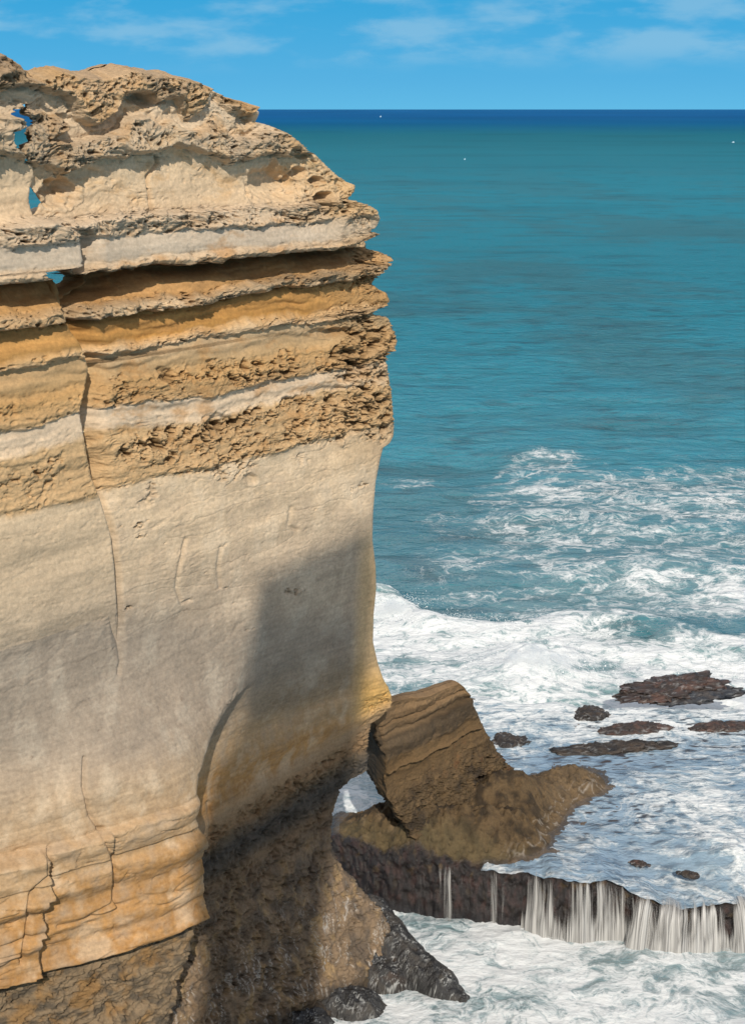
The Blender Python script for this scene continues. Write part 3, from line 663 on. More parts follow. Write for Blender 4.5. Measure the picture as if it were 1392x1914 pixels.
# ------------------------------------------------------------------ leaning buttress beyond the little arch
BUT_R = curve([(1240, 850), (1266, 860), (1272, 867), (1281, 864), (1292, 874), (1302, 885), (1318, 884), (1335, 893), (1352, 899), (1370, 908), (1396, 921), (1420, 938), (1438, 958), (1450, 962), (1460, 982), (1472, 1000), (1500, 1004), (1560, 1010), (1700, 1040)])
BUT_L = curve([(1200, 684), (1437, 682), (1448, 692), (1470, 704), (1500, 724), (1530, 744), (1560, 762), (1700, 780)])
def build_buttress():
    bq = -1.9; a_tip, z_tip = wall_at(858, 1279, bq)
    a_l, z_l = wall_at(735, 1312, bq); a_m, z_m = wall_at(800, 1300, bq); a_d, z_d = wall_at(880, 1300, bq)
    sky = curve([(a_l - 3, z_l - z_tip - 0.2), (a_l, z_l - z_tip), (a_m, z_m - z_tip), (a_tip - 0.25, 0.0), (a_tip + 0.1, 0), (a_d, z_d - z_tip), (a_tip + 4, -3.0)])
    zb1 = wall_at(800, 1350, bq)[1]; zb2 = wall_at(800, 1408, bq)[1]; zb3 = wall_at(790, 1376, bq)[1]; zb0 = wall_at(800, 1325, bq)[1]
    zs = np.linspace(1.8, z_tip, 420); nR = len(zs); ncap = 10
    yy = np.array([project(R0[0] + 3, R0[1] + 3.3, z)[1] for z in zs])
    aR = np.array([wall_at(float(BUT_R(y)), y)[0] for y in yy]); aL = np.array([wall_at(float(BUT_L(y)), y)[0] for y in yy]) + 0.7
    T = np.interp(zs, [2, 5, 9, z_tip], [4.2, 3.6, 2.8, 0.9]); rad = np.interp(zs, [2, 9, z_tip], [0.9, 0.45, 0.3])
    sk = np.full(nR, 0.55); nF = 330
    boff = np.interp(zs, [1.8, 3.5, 5.5, 7.5, 9, 11, z_tip], [-1.5, -1.7, -1.9, -2.0, -2.0, -2.0, -1.9])
    for it in range(7):
        nq = nF if it == 6 else 90
        A, B, NA, NB = plan(aL, aR, T, rad, nq, sk, 0.0 if False else 20, 30, 60)
        B = B + boff[:, None]
        Z = np.broadcast_to(zs[:, None], A.shape).astype(float).copy()
        Z += sky(A) * ss(z_tip - 4.0, z_tip, Z)
        X, Y = to_world(A, B)
        wob = fbm(X * 0.5, Y * 0.5, Z * 0.5, 3, 211); wob2 = fbm(X * 1.6, Y * 1.6, Z * 1.6, 3, 217)
        zp = Z + 0.22 * wob + 0.10 * wob2
        fr = np.clip(NB + 0.5 * np.clip(NA, 0, 1), 0, 1)
        d = 0.30 * wob + 0.12 * wob2
        d += fr * (-0.14 * np.exp(-((zp - zb0) / .09) ** 2) + 0.10 * perlin(X * .3, Y * .3, zp * 2.2, 233) + 0.14 * ss(zb1 + .12, zb1 - .05, zp) * ss(zb3 - 0.6, zb3, zp) - 0.16 * np.exp(-((zp - zb1 - 0.15) / .16) ** 2) + 0.20 * np.exp(-((zp - zb2) / .10) ** 2) - 0.16 * ss(zb2, zb2 - .15, zp) * ss(zb2 - 1.1, zb2 - .3, zp))
        low = ss(zb2 - 0.2, zb2 - 2.6, zp)
        cr = 0.12 + 0.75 * low
        dc, cav = crust_noise(X, Y, Z, cr * np.ones_like(X))
        px, py, dep = project(X, Y, Z)
        q = np.hypot((px - 925) / 40, (py - 1462) / 15); d -= 0.6 * ss(1.1, 0.5, q + 0.5 * wob2) * fr
        q = np.hypot((px - 705) / 16, (py - 1400) / 46); d -= 0.35 * ss(1.2, 0.4, q) * fr
        d += 0.04 * fbm(X * 3, Y * 3, Z * 6, 4, 231) + 0.9 * dc * (0.4 + 0.6 * low)
        A2 = A + d * NA; B2 = B + d * NB; X, Y = to_world(A2, B2)
        eR, eL = match_edge(BUT_R, BUT_L, X, Y, Z, slice(nq - 50, nq + 70), slice(0, A.shape[1]), 7)
        if it == 6: break
        aR = aR + 0.85 * eR; aL = np.minimum(aL + 0.85 * eL, aR - 1.2)
    col = np.zeros(X.shape + (3,), f32) + np.array((.235, .155, .085), f32)
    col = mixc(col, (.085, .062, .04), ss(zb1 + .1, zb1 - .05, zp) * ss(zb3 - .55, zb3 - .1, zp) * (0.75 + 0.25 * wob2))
    col = mixc(col, (.20, .125, .06), ss(zb3 - .3, zb3 - .6, zp))
    col = mixc(col, (.36, .225, .115), ss(z_tip - 1.2, z_tip - 0.5, Z - sky(A) * 0 + 0.3 * wob) * 0.7)
    st = perlin(X * 0.2, Y * 0.2, zp * 3.0, 241) + .5 * perlin(X * 0.3, Y * 0.3, zp * 7.0, 242)
    col = col * (1 + 0.55 * st * (1 - low))[..., None]
    br = mixc(np.zeros(col.shape, f32) + np.array((.185, .125, .068), f32), (.08, .06, .042), ss(-.1, .25, fbm(X * 1.2, Y * 1.2, Z * 1.2, 5, 245)))
    br = mixc(br, (.27, .175, .09), 0.8 * ss(0.05, 0.3, fbm(X * 1.4, Y * 1.4, Z * 1.4, 4, 249)))
    col = mixc(col, br, low)
    rust = ss(0.05, 0.3, fbm(X, Y, Z, 3, 252)) * np.exp(-(np.hypot((px - 900) / 60, (py - 1420) / 30)) ** 2)
    col = mixc(col, (.33, .13, .05), 0.7 * rust)
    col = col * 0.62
    cleft_shade = ss(722, 700, px) * ss(1345, 1370, py) * ss(1475, 1445, py)
    col = mixc(col, (.03, .028, .024), 0.8 * cleft_shade)  # shade in the cleft painted on as near black
    col = mixc(col, (.05, .042, .032), 0.5 * cav * low)
    col = np.clip(col, .012, .7)
    capV = []
    for k in range(ncap):
        q = (k + 1) / ncap
        b = B2[-1] + (boff[-1] - T[-1] / 2 - B2[-1]) * q * 0.97; x, y = to_world(A2[-1], b)
        capV.append(np.stack([x, y, Z[-1] + 0.06 * math.sin(q * math.pi / 2) * (1 + fbm(x * 1.5, y * 1.5, 0 * x, 3, 261))], -1))
    n, m = X.shape
    V = np.concatenate([np.stack([X, Y, Z], -1)] + [c[None] for c in capV]).reshape(-1, 3)
    C = np.concatenate([col] + [col[-1:]] * ncap).reshape(-1, 3)
    rough = np.concatenate([np.clip(0.3 + low, 0, 1)] + [np.ones((1, m)) * .4] * ncap).reshape(-1)
    F = grid_faces(n + ncap, m, True)
    zf = np.concatenate([zp] + [np.full((1, m), 20.)] * ncap).reshape(-1)[F[:, 0]]
    root = empty('rock_buttress', (4.0, 64.0, 2.0))
    tag(root, 'brown layered rock buttress leaning beside the small arch at the cliff foot', 'rock buttress')
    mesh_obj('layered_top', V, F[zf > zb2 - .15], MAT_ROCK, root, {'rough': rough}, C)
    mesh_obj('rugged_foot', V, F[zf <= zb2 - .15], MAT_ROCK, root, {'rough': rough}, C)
build_buttress()

# ------------------------------------------------------------------ wave-cut shelf with its mound, weed fringe and film of water
Y_FRONT = curve([(-6, 69), (-2, 67.0), (0, 65.3), (2, 64.4), (4, 63.8), (6.8, 63.1), (9, 62.5), (12, 61.9), (15, 61.6), (20, 61.2), (45, 60)])
LIP = curve([(-6, 2.6), (1, 2.7), (5, 2.8), (7.2, 2.95), (9, 3.25), (11.4, 3.10), (12.6, 2.75), (14.0, 2.25), (16, 2.0), (18, 2.3), (45, 2.4)])
def lip_n(X): return 0.30 * fbm(X * 0.9, 0 * X + 2, 0 * X, 4, 303)
def front_y(X): return Y_FRONT(X) - 0.35 * np.exp(-((X - 9.6) / 1.3) ** 2) - 0.45 * np.exp(-((X - 14.6) / 1.6) ** 2) + 0.3 * np.exp(-((X - 12.1) / .7) ** 2) + 0.55 * fbm(X * 0.45, 0 * X, 0 * X + 5, 4, 301) + 0.14 * perlin(X * 2.2, 0 * X, 0 * X, 305)
def seg_d(X, Y, p, q):
    vx, vy = q[0] - p[0], q[1] - p[1]; t = np.clip(((X - p[0]) * vx + (Y - p[1]) * vy) / (vx * vx + vy * vy), 0, 1)
    return np.hypot(X - p[0] - t * vx, Y - p[1] - t * vy)
def mound_h(X, Y):
    n = fbm(X * 0.5, Y * 0.5, 0 * X, 4, 311)
    d1 = seg_d(X, Y, (0.9, 68.0), (7.6, 69.6)); d2 = seg_d(X, Y, (7.0, 70.0), (11.4, 73.3)); d3 = seg_d(X, Y, (2.6, 66.3), (7.0, 66.7))
    return np.maximum(1.6 * np.exp(-(d1 / 1.9) ** 2) * (1 + .5 * n), 2.2 * np.exp(-(d3 / 1.5) ** 2) * (1 + .5 * n)) + 1.0 * np.exp(-(d2 / 1.5) ** 2)
def film_level(X, s):
    lp = LIP(X) + lip_n(X); return lp + (2.75 - lp) * ss(0.5, 6, s) * 1.0 - 3.4 * ss(22, 29, s)
def build_shelf():
    xs = np.concatenate([np.linspace(-5, 17.5, 420), np.linspace(17.5, 44, 160)[1:]])
    sv = np.concatenate([np.linspace(-0.9, 0.5, 60), np.linspace(0.5, 12, 190)[1:], np.linspace(12, 33, 150)[1:]])
    X, S = np.meshgrid(xs, sv); Y = front_y(X) + S
    fl = film_level(X, S)
    mh = mound_h(X, Y)
    fx = np.clip((S + 0.45) / 0.75, 0, 1)
    face = np.where(S < -0.45, 0, fx ** 0.42)
    rock = fbm(X * 0.9, Y * 0.9, 0 * X + 1, 5, 321, 0.6)
    Z = -0.8 + (fl + 0.72 + 0.22 * rock + mh) * face
    mm = ss(0.15, 0.6, mh)
    Z = Z - 3.2 * ss(24, 29, S) - 4.6 * ss(3.4, 5.2, S - 1.5 * np.clip(X - 0.6, 0, 30))
    lat = ss(-4.6, -2.2, X - 0.15 * (Y - 67)); Z = -0.9 + (Z + 0.9) * lat
    dc, cav = crust_noise(X, Y, Z, 0.85 * (0.30 + 0.70 * mm) * ss(-.4, .2, S) * ss(30, 20, S))
    Z = Z + dc * 0.45 + (0.30 * (ridged(X * 0.9, Y * 0.9, 0 * X, 5, 329, .6) - .45) + .10 * fbm(X * 4, Y * 4, 0 * X, 3, 330)) * mm * ss(.1, .6, S)
    Yd = Y + 0.30 * fbm(X * 1.6, Z * 1.2, 0 * X, 5, 327, .65) * ss(-.8, -.3, S) * ss(0.6, 0.2, S) * 2
    col = mixc(np.zeros(X.shape + (3,), f32) + np.array((.055, .045, .036), f32), (.12, .085, .055), ss(-.1, .3, rock))
    mc = mixc(np.zeros(X.shape + (3,), f32) + np.array((.155, .103, .054), f32), (.055, .040, .026), ss(-.12, .22, fbm(X * 1.3, Y * 1.3, Z, 5, 331)))
    mc = mixc(mc, (.29, .20, .115), 0.8 * ss(0.02, 0.3, fbm(X * 1.6, Y * 1.6, Z, 4, 335)) * ss(4.5, 1, X) + 0.4 * ss(8, 11, X))
    mc = mixc(mc, (.16, .125, .065), ss(2.4, 1.2, S) * 0.6)
    col = mixc(col, mc * 0.78, ss(0.08, 0.35, mh))
    wx = 0.5 * fbm(X * 0.8, Y * 0.8, 0 * X, 3, 341)
    rr = ss(0.05, 0.0, np.abs(perlin(X * 1.6 + wx * 3, Y * 1.0 + wx * 2, 0 * X, 345))) * ss(0.9, 0.35, mh) * ss(0.1, 0.3, mh) * ss(6, 8, X)
    col = mixc(col, (.45, .40, .34), 0.45 * rr)
    col = mixc(col, (.05, .042, .03), 0.6 * cav)
    weed = ss(0.85, 0.35, S + 0.35 * fbm(X * 2, Y * 2, Z * 2, 3, 347))
    wn = fbm(X * 2.6, Z * 1.6, 0 * X, 5, 351, .6)
    wc = mixc(np.zeros(X.shape + (3,), f32) + np.array((.012, .009, .009), f32), (.042, .022, .019), ss(-.05, .3, wn))
    wc = mixc(wc, (.085, .055, .025), ss(0.12, 0.4, fbm(X * 2.2, Y * 2, Z * 1.5, 3, 355)) * ss(-.5, 0.4, S) * 0.9)
    wc = mixc(wc, (.010, .010, .013), 0.7 * ss(0.9, 0.1, Z + 0.5 * wn))
    col = mixc(col, wc, weed)
    rough = np.clip(0.4 + 0.6 * mm + 0.4 * weed, 0, 1)
    V = np.stack([X, Yd, Z], -1).reshape(-1, 3); C = np.clip(col, .008, .7).reshape(-1, 3)
    F = grid_faces(*X.shape)
    wf = (weed.reshape(-1) > 0.5)[F[:, 0]]; mf = (mh.reshape(-1) > 0.2)[F[:, 0]]
    root = empty('rock_shelf', (8.0, 66.0, 0))
    tag(root, 'low wet rock shelf under the buttress, its brown mound above a dark dripping edge', 'rock shelf')
    A = {'rough': rough.reshape(-1)}
    mesh_obj('weed_fringe', V, F[wf], MAT_WET, root, A, C)
    mesh_obj('mound', V, F[mf & ~wf], MAT_ROCK, root, A, C)
    mesh_obj('ledge', V, F[~mf & ~wf], MAT_WET, root, A, C)
build_shelf()

# ------------------------------------------------------------------ water
def water_mat():
    m = NT('sea_water'); P = m.pos(); d = m.attr('foam'); far = m.attr('calm')
    base = m.attr('Col', 'Color')
    wv = m.scale(m.vadd(m.noise(P, 0.16, 3, 0.5, 0, True), (-.5, -.5, -.5)), 7.0)
    wv2 = m.scale(m.vadd(m.noise(P, 0.75, 3, 0.5, 0, True), (-.5, -.5, -.5)), 1.5)
    Pw = m.mapped(m.vadd(m.vadd(P, wv), wv2), (0.72, 1.0, 0.5))
    def rid(sc, det, ro):
        n = m.noise(Pw, sc, det, ro); return m.math('SUBTRACT', 1.0, m.math('MULTIPLY', m.math('ABSOLUTE', m.math('SUBTRACT', n, 0.5)), 4.2), True)
    r1 = rid(0.22, 4, 0.55); r2 = rid(0.75, 5, 0.6); r3 = rid(2.4, 4, 0.6)
    fine = m.noise(Pw, 5.0, 5, 0.7)
    pat = m.math('ADD', m.math('ADD', m.math('MULTIPLY', r1, 0.36), m.math('MULTIPLY', r2, 0.34)), m.math('ADD', m.math('MULTIPLY', r3, 0.18), m.math('MULTIPLY', fine, 0.18)))
    th = m.math('SUBTRACT', 1.05, m.math('MULTIPLY', d, 0.66))
    fo = m.rng(m.math('SUBTRACT', pat, th), -0.12, 0.25)
    fo = m.math('MULTIPLY', fo, m.rng(d, 0.0, 0.06))
    veil = m.math('MULTIPLY', m.rng(d, 0.15, 0.9), 0.30)
    w0 = m.mix(veil, base, (.26, .37, .38, 1))
    fcol = m.mix(m.rng(m.math('ADD', pat, m.math('MULTIPLY', d, 0.35)), 0.62, 1.15), (.33, .42, .45, 1), (.70, .715, .71, 1))
    m.put(m.p.inputs['Base Color'], m.mix(fo, w0, fcol))
    m.put(m.p.inputs['Roughness'], m.rng(fo, 0, 1, 0.16, 0.75))
    m.p.inputs['IOR'].default_value = 1.33; m.p.inputs['Specular IOR Level'].default_value = 0.0
    # ripples
    Pr = m.mapped(P, (0.55, 1.0, 1.0))
    k1 = m.noise(Pr, 0.55, 5, 0.6, 0.3); k2 = m.noise(Pr, 2.4, 4, 0.6)
    hgt = m.math('ADD', m.math('ADD', m.math('MULTIPLY', k1, 1.0), m.math('MULTIPLY', k2, 0.28)), m.math('MULTIPLY', fo, 0.12))
    bp = m.bump(hgt, far, 1.5)
    fr = m.N.new('ShaderNodeFresnel'); fr.inputs['IOR'].default_value = 1.33; m.K.new(bp.outputs[0], fr.inputs['Normal'])
    gl = m.N.new('ShaderNodeBsdfGlossy'); gl.inputs['Roughness'].default_value = 0.14; m.K.new(bp.outputs[0], gl.inputs['Normal'])
    mx = m.N.new('ShaderNodeMixShader'); m.put(mx.inputs[0], m.math('MULTIPLY', m.math('MULTIPLY', fr.outputs[0], m.attr('gloss')), m.math('SUBTRACT', 1.0, m.math('MULTIPLY', fo, 0.9))))
    m.K.new(m.p.outputs[0], mx.inputs[1]); m.K.new(gl.outputs[0], mx.inputs[2]); m.K.new(mx.outputs[0], m.N['Material Output'].inputs['Surface'])
    return m.mat
MAT_SEA = water_mat()
def sea_col(X, Y, D, px, py):
    c = np.stack([np.interp(np.log(D), np.log([40, 90, 160, 300, 700, 1500, 2300, 4200, 8000, 40000]), v) for v in
        ((.060, .045, .014, .004, .003, .003, .004, .003, .006, .010), (.16, .18, .20, .205, .185, .135, .120, .088, .085, .10), (.17, .21, .26, .275, .25, .18, .165, .215, .235, .26))], -1).astype(f32)
    n = fbm(X / 60, Y / 90, 0 * X, 4, 401); n2 = fbm(X / 14, Y / 9, 0 * X, 4, 405)
    k = ss(-0.15, 0.2, n + 0.5 * n2)
    c = mixc(c, np.array((.024, .145, .175), f32), 0.75 * k * ss(1200, 500, D))
    c = mixc(c, np.array((.15, .22, .235), f32), 0.85 * ss(1300, 1450, py))
    s1 = fbm(X / 7, Y / 3.2, 0 * X, 3, 411); s2 = fbm(X / 26, Y / 11, 0 * X, 3, 412); s3 = fbm(X / 260, Y / 70, 0 * X, 3, 414)
    c = c * (1 - 0.36 * ss(.06, .34, s1) * ss(450, 250, D) - 0.22 * ss(.06, .32, s2) * ss(1300, 700, D) - 0.14 * ss(.05, .3, s3) * ss(4000, 2500, D))[..., None]
    sh = perlin(X / 900, Y / 220 / (1 + D / 3000), 0 * X, 409)
    return c * (1 + 0.16 * sh)[..., None]
def soft(px, py, x, y, rx, ry, p=2): return np.exp(-((np.abs(px - x) / rx) ** p + (np.abs(py - y) / ry) ** p))
CREST = [(690, 1112), (740, 1122), (790, 1148), (850, 1162), (930, 1166), (1010, 1160), (1080, 1150), (1160, 1148), (1250, 1165), (1392, 1190)]
def build_sea():
    az = np.radians(np.concatenate([np.linspace(-80, -17.5, 40), np.linspace(-17.3, 17.3, 720), np.linspace(17.5, 80, 40)]))
    y = np.concatenate([203.35 + np.geomspace(0.4, 40, 60), np.arange(245, 1990, 1.75), np.linspace(2000, 3600, 60)])
    v = (y - 957) / FPX; D = H / ((ST + v * CT) / (CT - v * ST))[::-1]
    D = D[D < 70000]; D = np.append(D, 80000)
    Dm, Am = np.meshgrid(D, az, indexing='ij')
    X = Dm * np.tan(np.clip(Am, -1.2, 1.2)) * np.where(np.abs(Am) < 1.2, 1, 1); Y = Dm * 1.0
    px, py, dep = project(X, Y, np.zeros_like(X))
    near = ss(420, 120, Dm)
    # foam density, as measured region by region
    n1 = fbm(X / 9, Y / 6, 0 * X, 4, 421); n2 = fbm(X / 3.2, Y / 2.0, 0 * X, 3, 425)
    f = 0.0 * X
    def add(g): 
        nonlocal f; f = np.maximum(f, g)
    edge = curve([(600, 1100), (760, 1010), (860, 930), (960, 842), (1040, 848), (1110, 868), (1200, 872), (1300, 868), (1500, 860)])(px)
    add(0.44 * ss(edge - 12, edge + 26, py + 22 * n1) * ss(760, 1000, px + 120 * n1))
    add(0.30 * ss(840, 1000, py) * ss(690, 860, px + 100 * n1))
    add(0.58 * soft(px, py, 1330, 950, 260, 75)); add(0.60 * soft(px, py, 1040, 925, 130, 40)); add(0.62 * soft(px, py, 1030, 855, 70, 16)); add(0.58 * soft(px, py, 940, 985, 90, 14))
    add(0.62 * soft(px, py, 1230, 1080, 160, 60)); add(0.70 * soft(px, py, 1392, 1110, 170, 80))
    add(0.46 * soft(px, py, 870, 1060, 110, 30)); add(0.5 * soft(px, py, 770, 905, 60, 14)); add(0.42 * soft(px, py, 860, 1110, 150, 12))
    cy = np.interp(px, [p[0] for p in CREST], [p[1] for p in CREST])
    add((0.79 + 0.20 * n2) * ss(-14, 10, py - cy + 14 * n2) * ss(1720, 1500, py) * ss(1600, 1300, py + 0.0 * px) + 0.0)
    f = f - 0.42 * soft(px, py, 1200, 1180, 130, 22) - 0.25 * soft(px, py, 740, 1240, 45, 26) - 0.18 * soft(px, py, 800, 1290, 90, 40) - 0.12 * ss(1150, 1250, px) * ss(1230, 1180, py) * ss(1140, 1180, py)
    f = np.maximum(f, 0.97 * soft(px, py, 960, 1250, 150, 60)); 
    add(0.80 * ss(1600, 1700, py)); add(0.62 * ss(1440, 1300, py) * ss(1230, 1300, py)); add(0.78 * soft(px, py, 650, 1500, 90, 70))
    f = f - 0.20 * soft(px, py, 1140, 1815, 70, 26) - 0.14 * soft(px, py, 1300, 1870, 150, 40) - 0.10 * ss(1.0, -1, n1) * ss(1600, 1700, py)
    f = f + (0.16 * n1 + 0.10 * n2) * (f > 0.02)
    fb = np.interp(px, [980, 1100, 1200, 1300, 1392, 1500], [1738, 1748, 1766, 1772, 1768, 1765]); f = np.maximum(f, 0.98 * np.exp(-((py - fb) / 15) ** 2) * ss(970, 1030, px))
    # stray flecks further out
    fl = ss(0.44, 0.60, fbm(X / 4.5, Y / 2.6, 0 * X, 3, 431)) * ss(480, 560, py) * ss(870, 800, py); add(0.38 * fl * (1 + n1))
    f = np.clip(f, 0, 1)
    # waves
    Z = near * (0.75 * perlin(X / 17, Y / 7.5 + 0.2 * X / 17, 0 * X, 441) + 0.26 * perlin(X / 6.5, Y / 3.2, 0 * X, 443) + 0.13 * perlin(X / 2.6, Y / 1.5, 0 * X, 445))
    Z += ss(900, 300, Dm) * 0.55 * perlin(X / 48, Y / 19 + X / 120, 0 * X, 447)
    Z += f * near * (0.20 * ridged(X / 2.2, Y / 1.5, 0 * X, 3, 451) + 0.10 * fbm(X / 0.6, Y / 0.5, 0 * X, 3, 455))
    Z += 1.1 * np.exp(-((py - cy - 14) / 20.0) ** 2) * ss(1500, 1100, px) * (0.8 + 0.6 * n1) * (px > 300) * (Dm < 200)
    Z += 1.3 * soft(px, py, 1000, 1245, 85, 40) * (1 + n2) * (Dm < 200) + 0.7 * soft(px, py, 1160, 1070, 120, 22) * (Dm < 300) + 0.7 * soft(px, py, 720, 1125, 50, 14) * (1 + n2) * (Dm < 200)
    Z += 0.9 * ss(400, 150, Dm) * soft(px, py, 1000, 590, 260, 12) * 0
    pool = ss(1640, 1720, py); Z = Z * (1 - 0.55 * pool)
    calm = np.interp(np.log(Dm), np.log([50, 120, 250, 600, 1500, 4000]), [0.22, 0.45, 0.9, 0.9, 0.6, 0.4])
    col = sea_col(X, Y, Dm, px, py)
    col = mixc(col, (.13, .25, .24), 0.8 * ss(.3, .8, f) * ss(1000, 1150, py) * ss(1450, 1350, py))
    o = mesh_obj('sea', np.stack([X, Y, Z], -1).reshape(-1, 3), grid_faces(*X.shape)[:, ::-1], MAT_SEA, None,
        {'foam': f.reshape(-1), 'calm': calm.reshape(-1), 'gloss': np.interp(np.log(Dm), np.log([100, 300, 1500, 4000]), [.34, .20, .12, .05]).reshape(-1)}, np.clip(col, 0.002, 1).reshape(-1, 3), loc=(0, 0, 0))
    tag(o, kind='structure')
build_sea()

def build_film():
    xs = np.concatenate([np.linspace(5.5, 17.5, 330), np.linspace(17.5, 44, 200)[1:]])
    sv = np.concatenate([np.linspace(0.05, 1, 26), np.linspace(1, 31, 430)[1:]])
    X, S = np.meshgrid(xs, sv); Y = front_y(X) + S
    px, py, dep = project(X, Y, np.full_like(X, 2.8))
    n1 = fbm(X / 5, Y / 3.5, 0 * X, 4, 461); n2 = fbm(X / 1.3, Y / 0.8, 0 * X, 4, 465)
    n3 = perlin((X + 0.6 * Y) / 1.1, (Y - 0.2 * X) / 0.35, 0 * X, 469) + 0.5 * perlin((X + .6 * Y) / .5, (Y - .2 * X) / 0.16, 0 * X, 470)
    Z = film_level(X, S) + 0.02 + 0.10 * n1 + 0.05 * n2 + 0.03 * n3
    Z += 0.45 * soft(px, py, 1360, 1590, 110, 26) * (1 + .6 * n2)
    f = 0.42 + 0.34 * n1 + 0.28 * n2
    f += 0.35 * ss(1420, 1330, py) + 0.22 * soft(px, py, 1380, 1590, 130, 50) + 0.20 * soft(px, py, 1290, 1500, 120, 60) - 0.28 * soft(px, py, 1090, 1430, 130, 25) - 0.15 * soft(px, py, 1320, 1400, 120, 22) - 0.2 * soft(px, py, 1150, 1540, 60, 60)
    f -= 0.30 * soft(px, py, 1130, 1615, 60, 22)
    f = np.clip(f, 0.02, 1)
    stone = np.clip(ss(0.05, 0.5, n3 + 0.6 * n2 - 0.3 * n1) * (0.35 + 0.75 * soft(px, py, 1130, 1520, 130, 60) + 0.8 * soft(px, py, 1330, 1375, 150, 34) + .6 * soft(px, py, 1150, 1420, 180, 22) + .5 * soft(px, py, 1180, 1350, 200, 16)), 0, 1)
    f = f * (1 - 0.65 * stone)
    col = np.zeros(X.shape + (3,), f32) + np.array((.24, .33, .42), f32)
    col = mixc(col, (.13, .20, .28), ss(-.1, .3, n2)); col = mixc(col, (.05, .042, .042), stone)
    mh = mound_h(X, Y)
    Zm = Z - 1.2 * ss(0.25, 0.7, mh)
    o = mesh_obj('shallow_water', np.stack([X, Y, Zm], -1).reshape(-1, 3), grid_faces(*X.shape), MAT_SEA, None,
        {'foam': f.reshape(-1), 'calm': np.full(X.size, 0.45), 'gloss': np.full(X.size, 0.9)}, col.reshape(-1, 3), loc=(0, 0, 0))
    tag(o, kind='structure')
build_film()

# ------------------------------------------------------------------ waterfalls over the shelf's edge
def fall_mat():
    m = NT('falling_water')
    cb = m.N.new('ShaderNodeCombineXYZ'); m.put(cb.inputs[0], m.attr('su')); m.put(cb.inputs[1], m.attr('st')); m.put(cb.inputs[2], m.attr('layer'))
    a = m.noise(m.mapped(cb.outputs[0], (4.0, 0.16, 3.0)), 1.0, 3, 0.6, 0.25); b = m.noise(m.mapped(cb.outputs[0], (15.0, 0.30, 3.0)), 1.0, 3, 0.65, 0.2)
    c = m.noise(m.mapped(cb.outputs[0], (1.2, 0.15, 3.0)), 1.0, 2, 0.5)
    v = m.math('ADD', m.math('ADD', m.math('MULTIPLY', a, 0.50), m.math('MULTIPLY', b, 0.42)), m.math('MULTIPLY', c, 0.44))
    al = m.rng(m.math('ADD', v, m.attr('dens')), 1.02, 1.30)
    m.put(m.p.inputs['Base Color'], m.mix(m.rng(b, .35, .65), (.20, .195, .19, 1), (.47, .46, .44, 1)))
    m.put(m.p.inputs['Alpha'], al)
    m.p.inputs['Roughness'].default_value = 0.45
    return m.mat
MAT_FALL = fall_mat()
def waterfall(label, x0, x1, dens, seed, fan=0.0, reach=0.5):
    X0 = float(at_z(x0, 1670, 2.6)[0]); X1 = float(at_z(x1, 1670, 2.6)[0])
    nu = int((X1 - X0) / 0.05) + 2; nt = 40; xs = np.linspace(X0, X1, nu); Vs = []; Fs = []; su = []; st = []; ly = []; dn = []
    for L in range(2):
        U, T_ = np.meshgrid(xs, np.linspace(0, 1, nt)); lip = LIP(U) + lip_n(U); yf = front_y(U)
        w = 0.8 * perlin(U * 0.9, 0 * U + .3 * L, 0 * U + seed, 471) + 0.35 * perlin(U * 4, 0 * U + L, 0 * U + seed, 473)
        S = 0.55 - (0.55 + 0.38) * T_ ** 0.55 - (reach + 0.35 * w + 0.22 * L) * T_ ** 0.8
        Z = (lip + 0.16 + 0.04 * L) * (1 - T_ ** 1.8) - 0.15 * T_
        Xp = U + fan * (U - 0.5 * (X0 + X1)) * T_ + 0.05 * perlin(U * 3, T_ * 3, 0 * U + seed, 475)
        e = np.minimum(U - X0, X1 - U); t0 = np.clip(0.22 + 1.3 * perlin(U * 2.6, 0 * U + L, 0 * U + seed, 477), 0, .6) * (seed > 5)
        Vs.append(np.stack([Xp, yf + S, Z], -1).reshape(-1, 3)); Fs.append(grid_faces(nt, nu) + L * nt * nu)
        su.append(U.ravel()); st.append((T_ * 3).ravel()); ly.append(np.full(U.size, L * 2.0 + seed))
        dn.append((dens + 0.62 * w - 0.16 * ss(t0 + .5, t0 - .1, T_) + 0.30 * (seed > 5) * ss(.6, 1, T_) - 0.10 * ss(.35, 0, T_) - 0.30 * ss(.3, 0, e) - 0.05 * L).ravel())
    o = mesh_obj('waterfall', np.concatenate(Vs), np.concatenate(Fs), MAT_FALL, None, {'su': np.concatenate(su), 'st': np.concatenate(st), 'layer': np.concatenate(ly), 'dens': np.concatenate(dn)})
    tag(o, label, 'waterfall', 'waterfalls over the shelf edge')
waterfall('thin trickles falling down the dark weedy shelf edge below the brown mound', 735, 1000, 0.20, 5, 0, 0.05)
waterfall('white cascade in separate strands over the tallest black part of the shelf edge', 985, 1235, 0.46, 6, 0.06, 0.30)
waterfall('wide fan of white water over the lower brown rock at the right edge', 1185, 1470, 0.58, 7, 0.16, 0.55)

